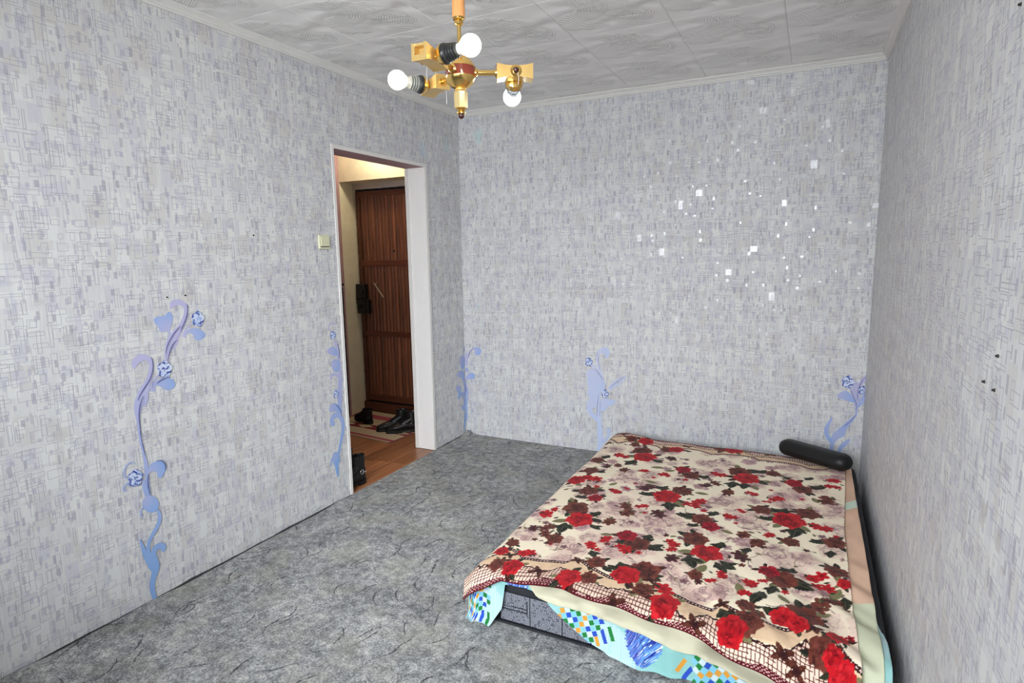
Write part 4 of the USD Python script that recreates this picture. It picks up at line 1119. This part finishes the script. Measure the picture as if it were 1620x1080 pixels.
def twig(x0, y0, x1, y1, w, c):
    L = math.hypot(x1 - x0, y1 - y0)
    sl = window((x0 + x1) / 2, (y0 + y1) / 2, L / 2 + w * 2)
    if sl is None: return
    p, q = local(qa[sl], qb_[sl], x0, y0, math.atan2(y1 - y0, x1 - x0), 1, 1)
    d = np.abs(q - .12 * L * np.sin(np.clip(p / L, 0, 1) * PI))
    blend(sl, np.clip((w - d) / w * 2, 0, 1) * (p > 0) * (p < L), c)
# filler print: pale line-drawn roses, small sprigs
rs = random.Random(77)
mot_side = []
for k in range(16):
    cx, cy = rs.uniform(1.13, 1.25), -.38 - k * .098
    mot_side.append((('R', 'B', 'r', 'B', 'b')[k % 5], cx, cy, (.036, .032, .024, .034, .026)[k % 5]))
mot = [(m_.split()[0],) + tuple(float(k) / 1000 for k in m_.split()[1:]) for m_ in MOT.split(';')] + mot_side
for k in range(120):
    cx, cy = ra.uniform(1.10, 2.62), ra.uniform(-1.98, -.30)
    rose(cx, cy, ra.uniform(.035, .065), MAUVE, MAUVE2, k + 300, .75)
for k in range(110):
    cx, cy = ra.uniform(1.10, 2.62), ra.uniform(-1.98, -.30)
    sz_ = ra.uniform(.018, .034)
    flower(cx, cy, sz_, np.array(lin(186, 152, 152)), np.array(lin(130, 96, 102)), k * 1.3) if k % 2 else rose(cx, cy, sz_ * 1.2, np.array(lin(204, 168, 162)), np.array(lin(142, 106, 112)), k + 900)
for (c, cx, cy, R) in mot:
    if c == 'M': rose(cx, cy, R * 1.05, MAUVE, MAUVE2 * .95, int(cx * 999), .9)
for k in range(150):
    cx, cy = ra.uniform(1.10, 2.62), ra.uniform(-1.98, -.30)
    a_ = ra.uniform(0, 6.3)
    twig(cx, cy, cx + .05 * math.cos(a_), cy + .05 * math.sin(a_), .0020, (OLV * .7, MAUVE2 * .8, LEAF2)[k % 3])
    if k % 4 == 0: flower(cx + .03, cy, .019, MAUVE2 * .75, PLUM, k)
    if k % 5 == 1: flower(cx - .03, cy, .016, (PLUM, BRN, DRED)[k % 3], PLUM2, k)
    leaf(cx, cy, ra.uniform(.012, .022), ra.uniform(0, 6.3), MAUVE2 * .9, MAUVE) if k % 3 else leaf(cx, cy, ra.uniform(.010, .018), ra.uniform(0, 6.3), OLV * .8, OLV)
# the border: lattice, lace, beaded swags
fe = Bq - (YFR - hem_front(Aq))             # distance from the front hem
be = yb0 - Bq                               # distance from the back hem
def border(dist, swx, swd, ltx, ltd):
    sd, ld = np.interp(Aq, swx, swd), np.interp(Aq, ltx, ltd)
    lat = (dist < ld)
    colB[lat] = np.array(lin(240, 208, 186))
    pl, ql = (Aq / .0125) % 1, (dist / .0125) % 1
    grid_ = ((np.abs(pl - .5) > .39) | (np.abs(ql - .5) > .39)) & lat
    colB[grid_] = MRN * .9
    rim = np.abs(dist - ld - .004 * np.sin(Aq * 190)) < .0042
    colB[rim] = np.array(lin(50, 24, 26))
    tan_ = (dist > ld + .004) & (dist < sd - .006)
    nn = np.clip((meshkit.noise(np.stack([Aq * 60, dist * 90, Aq * 0], -1), 12) - .5) * 3, 0, 1)[..., None]
    colB[tan_] = (np.array(lin(230, 198, 162)) * (1 - .25 * nn) + np.array(lin(176, 128, 104)) * .25 * nn)[tan_]
    swag = np.abs(dist - sd) < .0095
    colB[swag] = np.array(lin(48, 16, 20))
    bead = (np.hypot(((Aq / .0115) % 1 - .5) * .0115, np.abs(np.abs(dist - sd) - .0) - .0) < .0034) & swag
    colB[bead] = np.array(lin(232, 200, 186))
    lace_d = .017 + .009 * np.sin(Aq * 24.5)
    lace = (dist < lace_d) & (dist > .002)
    pat = np.sin(Aq * 520) * np.sin(dist * 620 + 1.2)
    colB[lace] = MRN
    colB[lace & (pat > .45)] = np.array(lin(226, 178, 172))
SWX = [1.10, 1.30, 1.372, 1.44, 1.505, 1.605, 1.635, 1.697, 1.794, 1.851, 1.903, 1.933, 1.990, 2.084, 2.165, 2.191, 2.230, 2.340, 2.393, 2.442, 2.465, 2.519, 2.562, 2.596, 2.64]
SWY = np.array([-2.03, -2.03, -1.922, -1.969, -1.955, -1.925, -1.879, -1.92, -1.964, -1.971, -1.937, -1.909, -1.956, -1.99, -2.002, -1.965, -1.987, -2.019, -2.023, -2.0, -1.996, -2.032, -2.092, -2.109, -2.12])
LTX = [1.10, 1.30, 1.388, 1.468, 1.505, 1.563, 1.601, 1.75, 1.808, 1.858, 1.916, 2.055, 2.102, 2.155, 2.325, 2.389, 2.449, 2.492, 2.64]
LTY = np.array([-2.055, -2.055, -2.040, -2.01, -2.003, -2.007, -1.954, -2.008, -2.023, -2.013, -2.013, -2.049, -2.075, -2.026, -2.083, -2.087, -2.042, -2.094, -2.16])
hf = lambda xs_: YFR - hem_front(np.array(xs_))
border(fe, SWX, SWY - hf(SWX), LTX, LTY - hf(LTX) - .012)
border(be, SWX, (SWY - hf(SWX)) * .78, LTX, (LTY - hf(LTX)) * .72)
order = {'O': 0, 'L': 1, 'B': 2, 'b': 3, 'k': 3, 'D': 4, 'R': 4, 'r': 5, 'u': 5}
for (c, cx, cy, R) in mot:
    if c in 'RBD':
        rh = random.Random(int(cx * 7777 + cy * 333))
        for k in range(4):
            a_ = rh.uniform(0, 6.3)
            dk = (LEAF, LEAF2), (LEAF * 1.2, LEAF2 * .8), (OLV * .7, OLV), (BRN2, BRN)
            leaf(cx + 1.10 * R * math.cos(a_), cy + 1.24 * R * math.sin(a_), R * rh.uniform(.45, .68), a_ + rh.uniform(-.4, .4), *dk[k])
near_big = [(cx, cy) for (c, cx, cy, R) in mot if c in 'RDB']
for (c, cx, cy, R) in sorted([m_ for m_ in mot if m_[0] in order], key=lambda m_: order[m_[0]]):
    sd = int(cx * 1777 + cy * 991)
    rr_ = random.Random(sd)
    if c in 'LO':
        bx_, by_ = min(near_big, key=lambda q_: (q_[0] - cx) ** 2 + (q_[1] - cy) ** 2)
        ang = math.atan2(cy - by_, cx - bx_)
        leaf(cx, cy, R * 1.9, ang, LEAF if c == 'L' else OLV * .75, LEAF2 if c == 'L' else OLV)
        if c == 'L':
            leaf(cx + R * .6, cy + R * .7, R * 1.15, ang + .9, LEAF * 1.3, LEAF2)
            leaf(cx - R * .7, cy + R * .2, R * .95, ang - 1.0, LEAF, LEAF2 * .8)
    elif c == 'R': rose(cx, cy, R, RED, RED2, sd)
    elif c == 'D': rose(cx, cy, R, DRED, RED2 * .8, sd)
    elif c == 'B': rose(cx, cy, R, BRN, BRN2, sd)
    elif c == 'r':
        for k in range(3):
            a_ = rr_.uniform(0, 6.3)
            flower(cx + R * .62 * math.cos(a_ + k * 2.1), cy + R * .55 * math.sin(a_ + k * 2.1), R * .85, RED, RED2, k + a_)
        leaf(cx - R * 1.1, cy, R * .4, rr_.uniform(0, 3), LEAF, LEAF2); leaf(cx + R * .9, cy - R * .7, R * .35, rr_.uniform(0, 3), LEAF, LEAF2)
    elif c == 'b':
        for k in range(2):
            a_ = rr_.uniform(0, 3.1)
            flower(cx + R * .5 * math.cos(a_ + k * PI), cy + R * .45 * math.sin(a_ + k * PI), R * .95, PLUM if sd % 2 else BRN, PLUM2, k + a_)
        leaf(cx + R * .3, cy + R * .9, R * .5, rr_.uniform(0, 3), LEAF2 * .7, OLV); leaf(cx - R * .9, cy - R * .5, R * .4, rr_.uniform(0, 3), LEAF, LEAF2)
        twig(cx, cy, cx + R * 1.4, cy - R * .9, .0022, LEAF2)
    elif c == 'u': flower(cx, cy, R * .9, RED, RED2, sd % 7)
    elif c == 'k':
        for k in range(4):
            a_ = k * 1.57 + .6 + rr_.uniform(-.3, .3)
            leaf(cx + R * .6 * math.cos(a_), cy + R * .5 * math.sin(a_), R * .62, a_, np.array(lin(74, 36, 26)), np.array(lin(110, 60, 44)))
        flower(cx, cy, R * .5, np.array(lin(56, 26, 24)), PLUM2, sd % 5)
(vb, fb), cb_ = cloth_mesh(P3, colB, .004)
p = put(None, 'blanket', (vb, fb), painted('rose_plush', .9, .15, .35, 420, sheen=.06), True, color=cb_)
tag(p, 'cream plush blanket printed with red and brown roses spread over the bed', 'blanket')

# ------------------------------------------------------------------ chandelier
LC = np.array([1.360, -2.214, 1.995])
Fv = np.array([LC[0] - cp[0], LC[1] - cp[1], 0]); Fv /= np.linalg.norm(Fv)
Rv = np.array([Fv[1], -Fv[0], 0])
ch = thing('chandelier', 'brass and wood chandelier with three lit bare bulbs hanging from the ceiling', 'chandelier')
def at(m, o=LC):
    m = m.copy(); m.apply_translation(o); return m
put(ch, 'hub', at(cat(lathe([(0, .052), (.012, .0515), (.028, .044), (.042, .030), (.0495, .017), (.050, .0145), (0, .0145)]), lathe([(0, -.0145), (.050, -.0145), (.0495, -.020), (.043, -.032), (.030, -.044), (.016, -.051), (0, -.053)]))), brass, 30)
put(ch, 'hub_band', at(lathe([(0, -.0145), (.0478, -.0145), (.0485, 0), (.0478, .0145), (0, .0145)])), plain('band_mahogany', lin(132, 58, 44), .2, coat=.5), 30)
put(ch, 'stem', at(cat(lathe([(0, .052), (.012, .052), (.013, .058), (.0065, .064), (.0065, .146), (0, .146)]), lathe([(0, .142), (.010, .142), (.014, .146), (.0145, .153), (.011, .156), (.0185, .160), (.0195, .168), (0, .168)]))), brass, 30)
put(ch, 'wooden_sleeve', at(lathe([(0, .166), (.0198, .166), (.0205, .170), (.0205, H - LC[2] - .032), (0, H - LC[2] - .032)])), lamp_wood, 40)
put(ch, 'ceiling_cup', at(lathe([(0, H - LC[2] - .034), (.030, H - LC[2] - .034), (.055, H - LC[2] - .012), (.058, H - LC[2]), (0, H - LC[2])])), brass, 30)
hexa = trimesh.creation.cylinder(.0225, .050, sections=8); hexa.apply_transform(trimesh.transformations.rotation_matrix(.35, (0, 0, 1))); hexa.apply_translation((0, 0, -.085))
put(ch, 'finial', at(cat(lathe([(0, -.050), (.017, -.050), (.019, -.055), (.012, -.059), (0, -.060)]), hexa)), brass_soft, 30)
put(ch, 'finial_ring', at(cat(lathe([(0, -.110), (.014, -.110), (.016, -.113), (.011, -.119), (.009, -.121), (.015, -.124), (.0155, -.127), (.008, -.129), (0, -.129)]))), brass, 30)
put(ch, 'finial_bead', at(trimesh.creation.icosphere(3, .0098).apply_translation((0, 0, -.133))), plain('bead_brown', lin(66, 30, 28), .12, coat=.6), True)
warm, cool = emitter('bulb_warm', (1., .90, .70), BULB), emitter('bulb_cool', (.86, .93, 1.), BULB_COOL)
bulb_neck = plain('bulb_neck', lin(232, 232, 226), .35)
sock_mat = plain('socket_black', lin(34, 36, 36), .35, vary=.1)
sock_grey = plain('socket_grey', lin(120, 122, 118), .4)
hook_mat = plain('hanging_thread', lin(226, 226, 222), .5)
for k, (th, tilt, bmat) in enumerate(((0, -.27, cool), (120, .03, warm), (240, .12, warm))):
    th = math.radians(th)
    d = math.cos(th) * Rv + math.sin(th) * Fv
    tg = -math.sin(th) * Rv + math.cos(th) * Fv
    up = np.array([0, 0, 1.])
    def place(m):
        M = np.eye(4); M[:3, 0], M[:3, 1], M[:3, 2], M[:3, 3] = d, tg, up, LC
        m = m.copy(); m.apply_transform(M); return m
    xr_ = lambda prof: align(lathe(prof, 28), (1, 0, 0), (0, 0, 0))
    arm_ = put(ch, 'arm', place(xr_([(0, .046), (.013, .046), (.014, .052), (.0095, .056), (.0085, .060), (.0085, .112), (.013, .113), (.014, .118), (0, .120)])), brass, 30)
    # bow-tie block with a slot in its outer end
    n_ = 15
    xs_ = np.linspace(.118, .234, n_)
    hh = .0165 + .0078 * ((xs_ - .176) / .058) ** 2
    prof = [(a, b) for a, b in zip(xs_, hh)] + [(a, -b) for a, b in zip(xs_[::-1], hh[::-1])]
    blk = m3.CrossSection([prof[::-1]]).extrude(.052).rotate((90, 0, 0)).translate((0, .026, 0))
    slot = m3.Manifold.batch_hull([m3.Manifold.cylinder(.06, .0085, .0085, 24).translate((.244, y_, -.0)) for y_ in (-.012, .012)]).translate((0, 0, -.004))
    blk = blk - slot.translate((-.004, 0, .0))
    blk = blk - m3.Manifold.cube((.05, .032, .024)).translate((.208, -.016, -.008))
    put(arm_, 'bracket', place(tri(blk)), bracket_mat)
    put(arm_, 'rosette', place(align(lathe([(0, 0), (.018, 0), (.0185, .003), (.0145, .006), (0, .006)], 14), (0, -1, 0), (.178, -.025, 0))), brass, 30)
    put(arm_, 'rosette_bead', place(trimesh.creation.icosphere(3, .0095).apply_translation((.178, -.034, 0))), Sdf.Path('/World/Looks/bead_brown'), True)
    ax = np.array([0, math.cos(tilt), math.sin(tilt)])
    o = np.array([.178, .018, -.004 + (.0 if tilt > -.1 else -.004)])
    on = lambda m: place(align(m, ax, o))
    put(arm_, 'socket_mount', on(lathe([(0, 0), (.0085, 0), (.0085, .014), (0, .014)], 20)), brass, 30)
    put(arm_, 'socket_cup', on(lathe([(0, .012), (.012, .012), (.024, .018), (.0295, .028), (.030, .034), (.027, .035), (0, .032)])), brass, 30)
    put(arm_, 'socket_ring', on(lathe([(0, .033), (.0285, .033), (.0300, .037), (.0285, .044), (.024, .048), (0, .048)])), sock_mat, 30)
    rib = [(0, .047), (.0245, .047)]
    for q_ in range(4):
        z_ = .048 + q_ * .008; r_ = .0245 - q_ * .0014
        rib += [(r_, z_), (r_ + .0014, z_ + .003), (r_ + .0012, z_ + .005), (r_ - .0012, z_ + .0075)]
    rib += [(.017, .082), (0, .082)]
    put(arm_, 'socket', on(lathe(rib)), sock_mat if k != 1 else sock_grey, 40)
    put(arm_, 'bulb_neck', on(lathe([(0, .078), (.0155, .078), (.0165, .088), (.021, .099), (0, .101)])), bulb_neck, 40)
    a_ = np.linspace(-.95, PI / 2, 20)
    pr_ = [(.0195, .095)] + [(.031 * math.cos(t_), .122 + .031 * math.sin(t_)) for t_ in a_]
    pr_[-1] = (0, .153)
    put(arm_, 'bulb', on(lathe([(0, .095)] + pr_)), bmat, True)
    ln = [(.184, -.036, -.008), (.186, -.040, -.030), (.184, -.040, -.046)] if k == 0 else [(.150, -.028, -.010), (.151, -.030, -.035), (.150, -.030, -.062)]
    put(arm_, 'thread', place(cat(*[rod(a, b, .0009, 6) for a, b in zip(ln[:-1], ln[1:])])), hook_mat)
